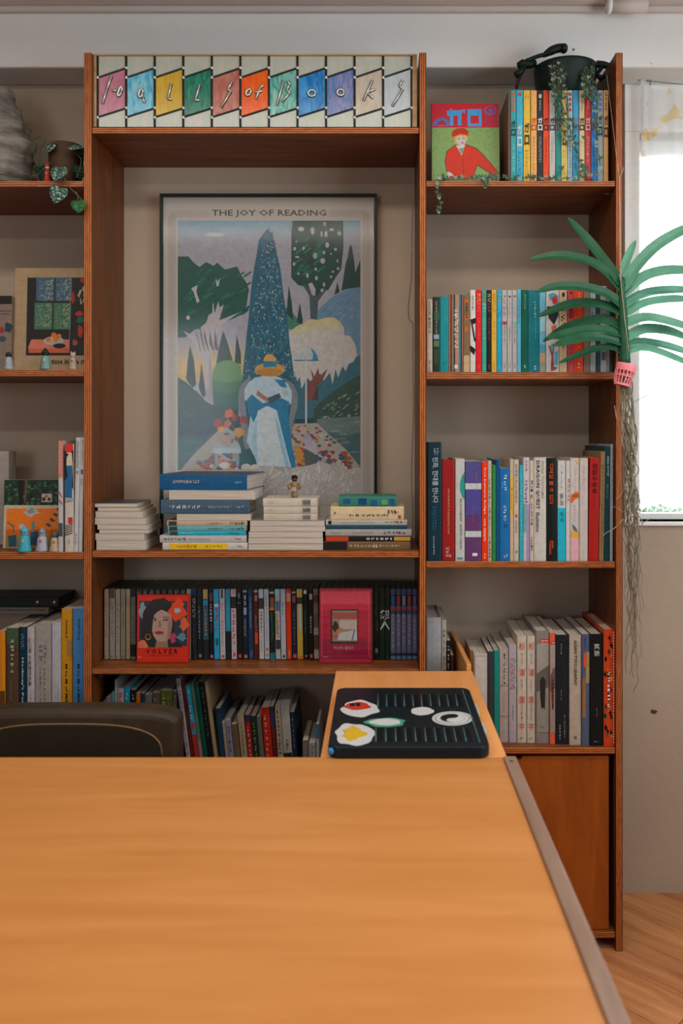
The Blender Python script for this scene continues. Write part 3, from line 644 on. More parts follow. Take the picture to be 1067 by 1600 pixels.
for _ in range(80):
    x, y = rd.uniform(500, 556), rd.uniform(612, 660)
    if y > 700 - x * .12 - (x - 495) * .45: A(rd.choice(['7d8a6e', '4a6a58', '26403c', '8f947a']), [(x, y), (x + 5, y - 3), (x + 6, y - 2), (x + 1, y + 1)])
A('5c6f6e', [(495, 655), (563, 650), (563, 680), (495, 680)]); A('3f5c60', [(495, 676), (563, 676), (563, 735), (495, 735)])
for _ in range(40):
    x, y = rd.uniform(505, 550), rd.uniform(655, 725); A(rd.choice(['7a8684', '486668', '8a918c']), [(x, y), (x + 12, y - .6), (x + 12, y + .5), (x, y + .6)])
# central cypress
A('21566c', [(418.8, 355.8), (410, 366), (404, 374), (401, 395), (397, 415), (393, 440), (390, 469), (388, 495), (385, 519), (381, 560), (377, 600), (376, 660), (462, 660), (460, 600), (456, 560), (452.5, 540), (449, 500), (442.4, 458.7), (440, 436), (437, 415), (431, 392), (426, 372.6)])
for q in range(46):
    t_ = q / 45; y = 362 + t_ * 230; hw_ = 5 + 34 * t_ ** .8
    for s_ in (-1, 1):
        x = 419 + s_ * (hw_ + rd.uniform(-1.5, .5)); A(rd.choice(['21566c', '1c4c62', '28626f']), [(x - s_ * 6, y + 7), (x + s_ * rd.uniform(.5, 2.2), y - rd.uniform(2, 7)), (x, y + 7)])
for _ in range(140):
    t_ = rd.random() ** .7; y = 370 + t_ * 225; hw_ = 4 + t_ * 30; x = 419 + rd.uniform(-1, 1) * hw_
    A(rd.choice(['1d4d64', '2a6a74', '1b4a5c', '265e78']), [(x, y), (x + 2.2, y - 6), (x + 4.4, y), (x + 2.2, y + 6)])
for _ in range(330):
    t_ = rd.random() ** .7; y = 365 + t_ * 230; hw_ = 6 + t_ * 34; x = 419 + rd.uniform(-1, 1) * hw_
    s_ = rd.uniform(.6, 1.15); A(rd.choice(['3f8a88', '9ca090', '9aa6a0', '8fa8ac', 'a89484']), [(x - s_, y), (x, y - s_ * 1.5), (x + s_, y), (x, y + s_ * 1.5)])
# lamp
A('9fa8ac', ov(478, 563, 19, 22, 40)[20:40] + [(497, 563)]); A('2f7898', [(484, 542), (491, 548), (496, 557), (497, 563), (488, 563), (489, 553)]); rectp('2c5a70', 458.5, 497.5, 562, 563.6); rectp('aab2b8', 476.6, 479.2, 563, 668)
# rug
A('8f8a84', [(345, 668), (372, 662), (372, 735), (281, 735), (300, 712), (322, 690)]); A('94908a', [(456, 662), (495, 661), (515, 680), (540, 702), (562, 728), (555, 736), (452, 736)])
for _ in range(330):
    if rd.random() < .45:
        x, y = rd.uniform(300, 370), rd.uniform(672, 733)
        if y < 742 - (x - 278) * .72 + 4: continue
    else:
        x, y = rd.uniform(455, 548), rd.uniform(664, 732)
        if y < 661 + (x - 497) * 1.02 + 3: continue
    s_ = 1.9 + (y - 655) * .05; A(rd.choice(['9c4a2c', '2a5070', '8c3c30', 'b0764c', 'a8a29a', '7c3230', '345a6c']), [(x - s_, y), (x - s_ * .3, y - s_ * .7), (x + s_, y - s_ * .2), (x + s_ * .3, y + s_ * .8)])
# chair, figure
A('6f757e', [(371, 622), (374, 605), (382, 594), (392, 590), (384, 606), (382, 625), (386, 660), (393, 700), (382, 702), (375, 660)]); A('6f757e', [(446, 592), (458, 600), (465, 615), (465, 632), (458, 660), (452, 702), (444, 700), (450, 660), (455, 630), (452, 610)])
A('9eb4c0', [(398, 590), (388, 597), (381, 610), (382, 625), (393, 632), (385, 690), (398, 715), (402, 728), (458, 728), (450, 690), (440, 640), (455, 630), (456, 612), (450, 600), (438, 590), (420, 585)])
A('256f94', [(384, 626), (393, 616), (410, 630), (440, 622), (452, 628), (450, 645), (434, 642), (418, 634), (404, 642), (396, 660), (388, 645)]); A('256f94', [(432, 640), (450, 645), (455, 690), (463, 733), (455, 732), (444, 690)]); A('256f94', [(428, 592), (444, 594), (448, 606), (438, 604)])
A('afbcc2', [(402, 642), (415, 635), (430, 641), (442, 690), (455, 730), (405, 728), (394, 700)]); A('7fa8bc', [(428, 650), (434, 660), (446, 705), (452, 730), (446, 730), (436, 690)]); A('88aec0', [(398, 660), (402, 655), (400, 690), (404, 722), (398, 712), (393, 695)])
A('96685a', [(402, 610), (421, 624), (418, 629), (400, 617)]); A('3c4c5c', [(417, 622), (436, 614), (439, 621), (422, 631)]); E_('9aa6ac', 445, 612, 5, 7)
E_('b48848', 421, 577.5, 23.5, 11); E_('a47438', 421, 581, 21, 6); A('b89050', [(411, 574), (411.5, 560), (416, 554), (425, 553), (431, 560), (432, 574)]); A('28708e', [(411, 564), (431.5, 564), (432, 573), (411, 574)])
# small table, vase, flowers, cat
rectp('98a8b0', 332, 376, 701, 708); rectp('6c8c98', 335, 340, 708, 728); rectp('6c8c98', 368, 373, 708, 728); A('8c98a0', [(338, 692), (372, 692), (376, 701), (332, 701)]); E_('98827a', 352, 687, 9, 11); E_('5a5048', 353, 678, 5, 2)
for x, y, r_, c in ((357, 646, 7, 'b45a2c'), (355, 662, 6, 'a8583c'), (340, 661, 7, '8c342c'), (344, 671, 5, 'b8822c'), (374, 676, 7, 'b4842a'), (380, 656, 6, '903c3c'), (366, 652, 5, '8c302c'), (362, 668, 5, '2c4444'), (348, 654, 4, '2a4a44'), (368, 664, 5, '24403c')): A(c, blob(x, y, r_, r_, 14, .5, int(x)))
E_('9c98a4', 485, 702, 11, 12); E_('928e9c', 480, 687, 7, 9); E_('ac7c3e', 467, 712, 6, 12); E_('ac7c3e', 463, 700, 4, 5); A('4a5450', [(474, 700), (490, 708), (500, 724), (476, 728)])
for x, y in ((350, 727), (384, 730), (398, 731)): E_('b4aea6', x, y, 8, 5.5, 12)
E_('aab4b8', 416, 716, 13, 8, 14)
A('a5a19d', [(277, 735), (400, 733), (420, 728), (440, 738), (460, 730), (480, 728), (500, 722), (520, 728), (540, 734), (563, 730), (563, 790), (277, 790)])
for i in range(70):
    x = rd.uniform(402, 560); y = rd.uniform(732, 772); a = rd.uniform(-.2, 1.0); l_ = rd.uniform(7, 13)
    A('8a8682', ov(x, y, 3.7, l_ + .4, 12, a)[:-1]); A(rd.choice(['b0adaa', 'a9a6a2', 'b4b0aa', 'a4a29f']), ov(x, y, 3.0, l_ - .3, 12, a)[:-1])
# border rules and title
for u in (262, 264.5, 266.5, 268.4, 270, 272.5): rectp('7c6a60', u, u + .55, 335, 790)
for u in (567.5, 569.6, 571.8, 573.5, 575.3, 577.6): rectp('7c6a60', u, u + .55, 333, 790)
for v in (329, 331.3, 333.5, 335.6, 337.8): rectp('8a7e76', 266, 326, v, v + .45); rectp('8a7e76', 515, 573, v - .8, v - .35)
pal = {}; mb = MB(); ms = []; LY = layers(art); print('poster layers', max(LY), len(art))
for i, (c, pts) in enumerate(art):
    if c not in pal: pal[c] = len(ms); ms.append(pm(c, PG, .55, .10, 90))
    mb.poly([pp(u, v, .0058 - LY[i] * 9e-6) for u, v in pts], pal[c])
mb.build('printed_picture', ms, po)
mb = MB(); add_text(mb, 'THE JOY OF READING', 'h', *[pp(u, 339.4)[0] for u in (330.5, 509.5)], pp(0, 339.4)[2], pp(0, 327)[2], .0052); mb.build('printed_title', pm('4c443e', 1.5), po)
pg, N, L, b = new_mat('picture_glass'); N.remove(b); tr = N.new('ShaderNodeBsdfTransparent'); gl = N.new('ShaderNodeBsdfGlossy'); gl.inputs['Roughness'].default_value = .12; mx = N.new('ShaderNodeMixShader'); mx.inputs[0].default_value = .014
L.new(tr.outputs[0], mx.inputs[1]); L.new(gl.outputs[0], mx.inputs[2]); L.new(mx.outputs[0], N['Material Output'].inputs[0])
MB().prism([pp(254.5, 307.5), pp(584.5, 307.5), pp(584.5, pvb - 5), pp(254.5, pvb - 5)], (0, -.0045, 0), (0, -.0028, 0)).build('glass', pg, po)

# ================================================================== BOOKS
# ---- right bay, top shelf: comic magazines
z = SHELF['R1']; G1 = 'comic magazines under the black pot'; d = 2.272; g = 1.75
row = [(793.6, 797.4, '6c4638', 'thin worn red magazine at the left end of the magazine row', []),
 (797.8, 806.4, '2a9a9c', 'teal comic magazine with four red dots on its spine', [('ガロ', .32, .5, '14201f', 's', .5, .8), ('~9', .58, .88, '8cc8c0')]),
 (806.7, 817, '3aa6c4', 'sky blue comic magazine second in the magazine row', [('ガロ', .36, .62, 'c8c4bc', 's', .5, .75), ('~6', .66, .95, '2c6c8c', 'r2')]),
 (817.8, 828.4, 'd8b23c', 'golden yellow comic magazine with 11 on its spine', [('11', .06, .09, '7a7468', 'h', .5, .5), ('ガロ', .34, .6, '20201c', 's', .5, .75), ('~7', .64, .95, 'a88828', 'r2')]),
 (829.3, 838.8, 'dca45c', 'peach orange comic magazine with red lettering on spine', [('ガロ', .29, .44, 'd04818', 's', .5, .85), ('~9', .5, .9, 'b88848')]),
 (839.3, 848.2, '22262a', 'black comic magazine with number 8 on its spine', [('8', .04, .09, 'd8d4cc', 'h', .5, .6), ('~4', .11, .22, 'c8c4bc', 's' if 0 else 'r', .5, .4), ('ガロ', .29, .44, 'd4d4d0', 's', .5, .85), ('~9', .5, .78, 'a0a4a0', 'r2')]),
 (848.6, 857.6, 'd8451c', 'orange red comic magazine with dark lettering on spine', [('ガロ', .29, .44, '3a1810', 's', .5, .85), ('~9', .5, .8, 'b03414')]),
 (858.3, 867.3, 'b9b4b2', 'light grey comic magazine with blue lettering on spine', [('7', .04, .08, '24406c', 'h', .5, .5), ('ガロ', .29, .44, '24406c', 's', .5, .85), ('~9', .5, .8, '8c8888', 'r2')]),
 (867.6, 876.7, '188078', 'dark teal comic magazine with dull red lettering', [('ガロ', .29, .44, '9c3c44', 's', .5, .85)]),
 (877.2, 886.3, 'd4bc68', 'cream yellow comic magazine half hidden by hanging vine', [('ガロ', .42, .6, '1c3c30', 's', .5, .7), ('~7', .64, .95, 'a8924c', 'r2')]),
 (886.8, 894.3, '9cb8c0', 'pale blue comic magazine with red dots at its top', [('~12', .5, .9, '5c7c88', 'r')]),
 (895, 904.1, '3494c0', 'bright blue comic magazine with pink lettering', [('ガロ', .29, .44, 'a0647c', 's', .5, .85), ('~8', .55, .85, '2470a0')]),
 (905, 913.5, 'c8b488', 'cream comic magazine with number 6 on its spine', [('6', .04, .09, '1c1c1c', 'h', .5, .6), ('~4', .11, .22, '3c3830', 'r', .5, .4), ('ガロ', .29, .44, '1c2420', 's', .5, .85)]),
 (914, 923, 'b83030', 'crimson comic magazine with pale lettering on spine', [('~4', .11, .22, 'd0b0a8', 'r', .5, .4), ('ガロ', .29, .44, 'd0b4ac', 's', .5, .85), ('~9', .5, .78, 'd4a49c', 'r2')]),
 (923.5, 932.8, '2470b0', 'cobalt blue comic magazine with dark red lettering', [('ガロ', .29, .44, '7c3050', 's', .5, .85), ('~7', .6, .9, '1c5890')]),
 (933.5, 942.4, '849498', 'grey blue comic magazine with four purple dots', [('ガロ', .26, .5, '202828', 's', .5, .75)]),
 (943, 950.5, 'bc8c50', 'tan comic magazine at the right end of the magazine row', [('~4', .02, .22, '3c2c18', 'r', .5, .4), ('ガロ', .26, .52, '241c14', 's', .5, .8)])]
dots = {1: 'c05c44', 2: 'a84848', 10: 'a83c3c', 15: '5c6494'}
for i, (u0, u1, c, lab, tx) in enumerate(row):
    bands = []
    if i in dots: bands = [(.025 + q * .055, .06 + q * .055, dots[i], .22, .78) for q in range(4 if i != 2 else 1)]
    stand(u0, u1, 141.2 + (2.5 if i == 0 else 0), z, d, c, lab, tx, bands, D=.178, gain=g, group=G1, name='magazine', cat='magazine')

# ---- right bay, second shelf
z = SHELF['R2']; G2 = 'books on the second shelf behind the orchid leaves'; d = 2.270; g = 1.75
ser = lambda c1, c2: [('~2', .045, .15, c1, 'r2', .5, .7), ('~2', .16, .27, c2, 'r2', .5, .7), ('~7', .34, .62, c2, 'r', .5, .3), ('~2', .9, .96, c2, 'r', .5, .4)]
grey = lambda c: [('~1', .06, .09, '282828', 'h', .6, .6), ('~3', .11, .33, c, 'r', .5, .6), ('~7', .44, .66, '6c6c6c', 'r', .5, .4), ('~2', .9, .95, '6c6c6c', 'r', .5, .4)]
row = [(666.8, 675.6, 468, 'b4a494', 'cream book with black Korean title at left of second shelf', [('100가지 물레도구', .03, .46, '1c1814', 'r', .5, .5), ('~4', .84, .98, '3c342c', 'r', .5, .35)], [], 'soft'),
 (676.3, 687.2, 464, '26302a', 'dark green leaf patterned book beside the cream one', [('~5', .06, .2, 'a0aca0', 'r', .5, .3), ('~6', .3, .5, '8ca094', 'r', .5, .3)], [(.5, .56, '7c94a0', .1, .9), (.58, .66, '4c6c4c', .1, .9), (.2, .3, '34583c', .2, .9), (.7, .9, '2c4430', .1, .8)], 'soft'),
 (687.5, 700.6, 463.2, '128088', 'thick plain teal hardcover near the left of second shelf', [], [(.86, .89, '1c6c84', .4, .65)], 'hard'),
 (701, 723.6, 460.5, 'a4664c', 'thick book with orange, blue and dark vertical stripes', [('~6', .19, .7, 'd0c8bc', 'r2', .52, .28)], [(.0, 1, '3c2c28', .12, .2), (0, 1, '3c7484', .28, .36), (0, 1, '24201f', .36, .44), (0, 1, 'b07850', .44, .62), (0, 1, '7c8484', .62, .72), (0, 1, '3c7080', .72, .84), (0, 1, '28201f', .84, .92), (.9, .95, 'c8c4bc', .4, .62)], 'soft'),
 (724, 734, 461, '7a6044', 'brown book with a column of orange seals', [('~4', .1, .3, '3c2c1c', 'r', .5, .4)], [(.06, .11, 'c05c28', .2, .8), (.27, .32, 'c05c28', .2, .8), (.41, .47, 'c05c28', .2, .8), (.78, 1, 'b89c78', .03, .97)], 'soft'),
 (734.5, 743, 453, 'c4c4c0', 'white book with a black zigzag on its spine', [('~5', .07, .24, '4c4c4c', 'r', .5, .45)], [], 'soft'),
 (743.5, 752.2, 453, 'd01c24', 'bright red paperback with yellow title block', ser('d8a83c', 'e46c5c'), [], 'soft'),
 (752.8, 760, 453.4, '3c9c88', 'sea green paperback between the red and black ones', ser('b45c5c', 'a4d0c4'), [], 'soft'),
 (760.3, 767.6, 453.2, '1e2224', 'black paperback with yellow and red title', ser('c8a858', 'c03c34'), [], 'soft'),
 (768, 775.8, 453.2, 'd4a83c', 'mustard yellow paperback between black and cyan ones', ser('b0683c', 'a4803c'), [], 'soft'),
 (776.2, 784, 453.4, '1c9cc4', 'cyan paperback to the right of the mustard yellow one', ser('9cacac', '60c4e4'), [], 'soft'),
 (784.4, 792, 453.4, 'acacac', 'pale grey volume with a red patch on its spine', grey('b86c5c'), [(.38, .42, 'b82c2c', .1, .9)], 'soft'),
 (792.6, 800, 453.6, 'b0b0ae', 'pale grey volume in the middle of three matching ones', grey('a4a4a0'), [], 'soft'),
 (800.5, 807.6, 453.4, 'aeb0b0', 'pale grey volume with a light blue patch on spine', grey('8cb8c4'), [(.38, .42, '6cb0c0', .1, .9)], 'soft'),
 (808, 814, 452, '5cb0cc', 'thin light blue book left of dark green one', [('~9', .05, .4, '3c84a0', 'r', .5, .5)], [], 'soft'),
 (814.4, 825, 453, '0c5c4c', 'dark green hardcover with small gold title', [('~5', .06, .24, '94b48c', 'r', .55, .25), ('~1', .91, .96, 'c8d0c4', 'r', .5, .3)], [], 'hard'),
 (825.5, 842.6, 453.4, '147480', 'broad petrol blue book at the orchid leaf tips', [('~5', .14, .34, 'a4c4c8', 'r', .6, .22), ('~7', .36, .6, '7cacb0', 'r', .65, .12), ('~1', .92, .97, 'd0d8d4', 'r', .6, .25)], [], 'soft'),
 (842.9, 852.3, 453.4, '6cb0cc', 'book with sky blue landscape on its spine', [], [(.3, .5, '8cc0d0', .03, .97), (.66, .76, '4c9cbc', .03, .97), (.76, .88, 'b49c74', .03, .97), (.88, 1, '8c9484', .03, .97)], 'soft'),
 (853, 873.2, 453.4, 'c0bcb8', 'broad white book painted with a tree', [], [], 'soft'),
 (873.6, 886, 453.4, 'bca888', 'cream book with black lettering right of tree painting', [('~3', .2, .5, '2c241c', 'r2', .5, .6), ('~2', .6, .75, '4c4034', 'r', .5, .3)], [(.03, .08, '2c241c', .35, .7)], 'soft'),
 (886.8, 896, 453.4, 'c04450', 'rose red book between cream and orange ones', [('WON', .22, .34, '3c1c1c', 'r', .5, .6), ('~3', .68, .9, '7c2430', 'r', .5, .3)], [(.02, .05, '5c2440', .3, .8)], 'soft'),
 (896.4, 911.6, 453.4, 'd84420', 'vivid orange book behind the orchid leaves', [('~3', .03, .1, 'e8c8b0', 'r', .55, .25), ('~5', .2, .7, 'e0a890', 'r', .55, .2), ('~1', .88, .95, 'e8d0c0', 'r', .5, .3)], [], 'soft'),
 (912, 921.6, 453.4, '8a7868', 'taupe book to the right of the orange one', [], [], 'soft'),
 (922, 930.6, 453.4, 'a4b0b4', 'pale blue grey book near the orchid stem', [('~2', .22, .34, '5c6c74', 'r2', .5, .6)], [], 'soft'),
 (931, 937.4, 453.4, '304c58', 'slate blue book near the orchid stem', [], [], 'soft'),
 (938, 948, 447, 'a8aaa8', 'tall grey white book near the orchid stem', [('~3', .26, .38, '5c6468', 'r2', .5, .6)], [(.02, .12, 'b0543c', .2, .9), (.76, .86, '4c6464', .2, .8)], 'soft'),
 (948.3, 952.6, 453.4, '9ca4a6', 'thin grey book second from the right upright on second shelf', [], [], 'soft'),
 (952.9, 957.2, 456, '44565c', 'thin slate grey book against the right upright on second shelf', [], [], 'soft')]
for u0, u1, vt, c, lab, tx, bn, kd in row:
    sh = ()
    if 'zigzag' in lab: sh = [('1c1c1c', [(.0, .36), (1, .34), (1, .40), (.45, .42), (1, .60), (1, .63), (.75, .62)]), ('1c1c1c', [(0, .67), (1, .72), (.75, .79), (0, .74)])]
    if 'with a tree' in lab: sh = [('4c94b4', [(.2, .05), (.6, .03), (.95, .07), (.9, .14), (.3, .12)]), ('b83434', [(.4, .1), (.8, .06), (.9, .16), (.55, .17)]), ('2a2c2e', [(.05, .2), (.85, .2), (.98, .3), (.62, .42), (.2, .34)]), ('c46c44', [(.4, .44), (.8, .42), (.75, .5), (.45, .5)]),
                                   ('8c4448', [(.36, .98), (.42, .8), (.2, .68), (.26, .67), (.48, .76), (.6, .66), (.66, .67), (.56, .8), (.62, .93), (.95, .94), (.6, .98)]), ('3ca0bc', [(.66, .75), (.92, .74), (.9, .92), (.68, .9)]), ('4ca0b4', [(.3, .7), (.5, .64), (.62, .7), (.46, .74)])]
    stand(u0, u1, vt, z, d, c, lab, tx, bn, kd, D=.15, gain=g, shapes=sh, group=G2)

# ---- right bay, third shelf
z = SHELF['R3']; G3 = 'books on the third shelf of the right bay'; g = 1.8
row = [(667.5, 690.2, 691, '0f2c38', 'tall dark navy book with white Korean title, third shelf', [('민화, 현대를 만나다', .13, .51, 'b8c4c8', 'r', .55, .42), ('~3', .05, .11, '8ca0a8', 'r2', .6, .4), ('~7', .54, .74, '1c688c', 'r2', .5, .3), ('~8', .79, .95, 'a4b0b4', 'r', .45, .14)], [], 'hard', 0, .2),
 (691, 710.4, 718, '8c1a18', 'dark red hardcover with widely spaced gold title, third shelf', [('NORMAN PARKINSON', .29, .73, 'c8886c', 'r', .5, .16), ('ACC\nART\nBOOKS', .86, .96, 'c8b0a4', 'h', .5, .45)], [], 'hard', 0, .19),
 (711.4, 726, 717, 'b4b4b0', 'white book with a teal half circle on its spine', [('MOTION BLAST  GRAPHIC DESIGN', .39, .88, '54585c', 'r', .6, .22)], [(.965, .985, '4c7c8c', .2, .8)], 'soft', 0, .2),
 (726.4, 752.2, 721, '5c3864', 'thick shiny purple book with two white bands', [('~5', .1, .3, 'b86c5c', 'r', .7, .08), ('~7', .4, .62, '94547c', 'r', .5, .1)], [(.0, .22, '4c4880', .03, .97), (.22, .28, 'b4b8b8', 0.01, .99), (.28, .54, '484488', .03, .97), (.7, .76, 'b4b8b8', .01, .99), (.92, .95, 'd0d0d0', .45, .75)], 'soft', 0, .17),
 (752.7, 761.9, 722, 'd83414', 'slim orange red book right of the shiny purple one', [('hot banana fudge', .06, .53, 'e8c4b0', 'r', .5, .45), ('ora tatara', .57, .8, 'e8c4b0', 'r', .5, .4), ('~1', .92, .97, 'e8d4c8', 'r', .5, .4)], [], 'soft', 0, .17),
 (762.3, 768, 720, 'b0a08c', 'thin cream book left of the thin green one', [('~6', .18, .68, '6c5c4c', 'r', .5, .5), ('~5', .76, .97, '2c241c', 'r', .5, .5)], [], 'soft', 0, .17),
 (768.7, 774.6, 727, '2c7c40', 'thin bright green book on the third shelf', [], [], 'soft', 0, .15),
 (775, 780.6, 718, '0c4c78', 'thin deep blue book right of the thin green one', [], [], 'soft', 0, .19),
 (781, 796.2, 731.8, '1a64a0', 'worn blue book with white scribbled lettering', [('~3', .07, .26, 'b8ccd4', 'r', .55, .4), ('~3', .4, .56, '9cc0d4', 'r', .5, .4), ('~1', .92, .97, 'c0d0d4', 'h', .6, .4)], [(.15, .22, '2878b4', .1, .5), (.6, .64, '144c80', .4, .8)], 'soft', 0, .15),
 (796.7, 802.1, 717.6, 'b4a48c', 'thin cream book with a mustard yellow band', [('~6', .28, .5, '8c6c28', 'r', .5, .4)], [(.17, .56, 'cca440', .03, .97)], 'soft', 0, .16),
 (802.5, 810.5, 718.4, 'b8a898', 'cream book with blue characters and a red mark', [('~3', .05, .16, '2c5c80', 'r', .5, .6), ('~7', .17, .43, '5c5448', 'r', .5, .4), ('~6', .6, .72, '4c443c', 'r', .5, .4)], [(.54, .57, 'b83424', .3, .7), (.9, .92, '2c7c5c', .4, .7)], 'soft', 0, .16),
 (811.4, 817.1, 726.5, '2c9cac', 'thin turquoise book on the third shelf', [('~9', .1, .8, '60bcc4', 'r', .5, .4)], [], 'soft', 0, .15),
 (817.5, 827.2, 715, 'b4b0b0', 'white book with purple block and teal lower half', [('~3', .03, .13, 'a03434', 'r', .5, .35), ('~5', .22, .44, '50307c', 'r', .5, .6)], [(.45, .72, '6c9494', .03, .5), (.45, 1, '9484ac', .5, .97)], 'soft', 0, .18),
 (827.6, 833.8, 719.6, 'b8ac9c', 'narrow cream book with brush lettering', [('~2', .2, .33, '28201c', 'r', .5, .7), ('~1', .34, .4, 'b03c30', 'r', .5, .6), ('~5', .42, .64, '3c342c', 'r', .5, .6), ('~4', .76, .9, '28201c', 'r', .5, .6)], [], 'soft', 0, .17),
 (834.2, 853.4, 715, 'b8b2aa', 'thick cream book with large black capitals, left of black one', [('DRAGON QUEST', .03, .5, '2c2826', 'r', .3, .34), ('Illustration', .53, .72, '2c2826', 'r', .3, .32), ('AKIRA TORIYAMA', .03, .4, 'a09890', 'r', .72, .2)], [], 'hard', 0, .2),
 (854, 870, 715.4, '141a1a', 'black book with orange Korean lettering', [('디테일 볼 수 있다', .06, .45, 'd4501c', 'r', .45, .42), ('AKIRA\nTORIYAMA', .8, .94, 'd4501c', 'r', .45, .42)], [], 'soft', 0, .19),
 (871.4, 883.6, 719.8, 'b8b8b6', 'book white above and bright cyan below', [('~4', .05, .28, 'a06c64', 'r', .5, .15), ('家治', .32, .45, '3c4444', 's', .5, .5), ('水木', .5, .62, '145c6c', 's', .5, .5)], [(.47, 1, '1ca4bc', .01, .99)], 'soft', 0, .16),
 (884.2, 890.7, 719.8, 'bcb8b8', 'thin white book with red lettering', [('~4', .18, .4, 'c04034', 'r', .6, .6)], [], 'soft', 0, .16),
 (891, 904.8, 716, 'bcb6b2', 'white book with orange tiger stripes and pink foot', [('~6', .08, .32, 'c8a89c', 'r', .6, .3), ('~4', .45, .62, 'b8b0a0', 'r', .5, .4)], [(.7, .78, 'd0a048', .03, .97), (.78, 1, 'd0a0a8', .03, .97)], 'soft', 0, .17),
 (905.2, 918.4, 716, 'bcb4b0', 'plain off-white book left of the leaning red one', [('~6', .08, .3, 'c09890', 'r', .5, .3)], [], 'soft', .2, .17),
 (919.4, 934.8, 715.6, 'a8201c', 'red book with dark Chinese characters leaning slightly', [('韓國中華畵', .05, .35, '3c1414', 's', .5, .5), ('~4', .38, .48, '5c1818', 'r', .5, .15)], [], 'soft', .9, .17),
 (935.6, 943, 705.2, '8c6c48', 'tan book leaning beside the red one', [('~9', .12, .9, '6c5030', 'r', .55, .35)], [], 'hard', .9, .2),
 (943.6, 952.2, 697.4, '0f3a42', 'tall dark teal book with white capitals near right upright', [('KING OF POP', .09, .26, 'b0c0c0', 'r', .6, .35), ('~5', .33, .46, '6c8488', 'r', .5, .35)], [], 'hard', .4, .22),
 (952.8, 957.4, 694, '9ca4ac', 'tall thin grey book against the right upright, third shelf', [('~9', .04, .5, '5c6874', 'r', .6, .3)], [], 'soft', .3, .23)]
for u0, u1, vt, c, lab, tx, bn, kd, ln, D in row:
    sh = ()
    if 'half circle' in lab: sh = [('1f9088', [(.98, .13), (.7, .17), (.5, .24), (.52, .31), (.75, .37), (.98, .4)])]
    if 'tiger' in lab: sh = [('d0601c', [(.02, .38), (.5, .33), (.95, .33), (.95, .38), (.5, .4), (.02, .44)])] + [('2c2420', [(q, .355), (q + .06, .35), (q + .16, .38), (q + .12, .385)]) for q in (.1, .3, .5, .7)] + [('d8b06c', [(.55, .02), (.98, .02), (.98, .07)]), ('54687c', [(.2, .64), (.5, .66), (.8, .7), (.7, .72), (.3, .69)])]
    stand(u0, u1, vt, z, 2.262, c, lab, tx, bn, kd, D=D, lean=ln, gain=g, shapes=sh, group=G3)

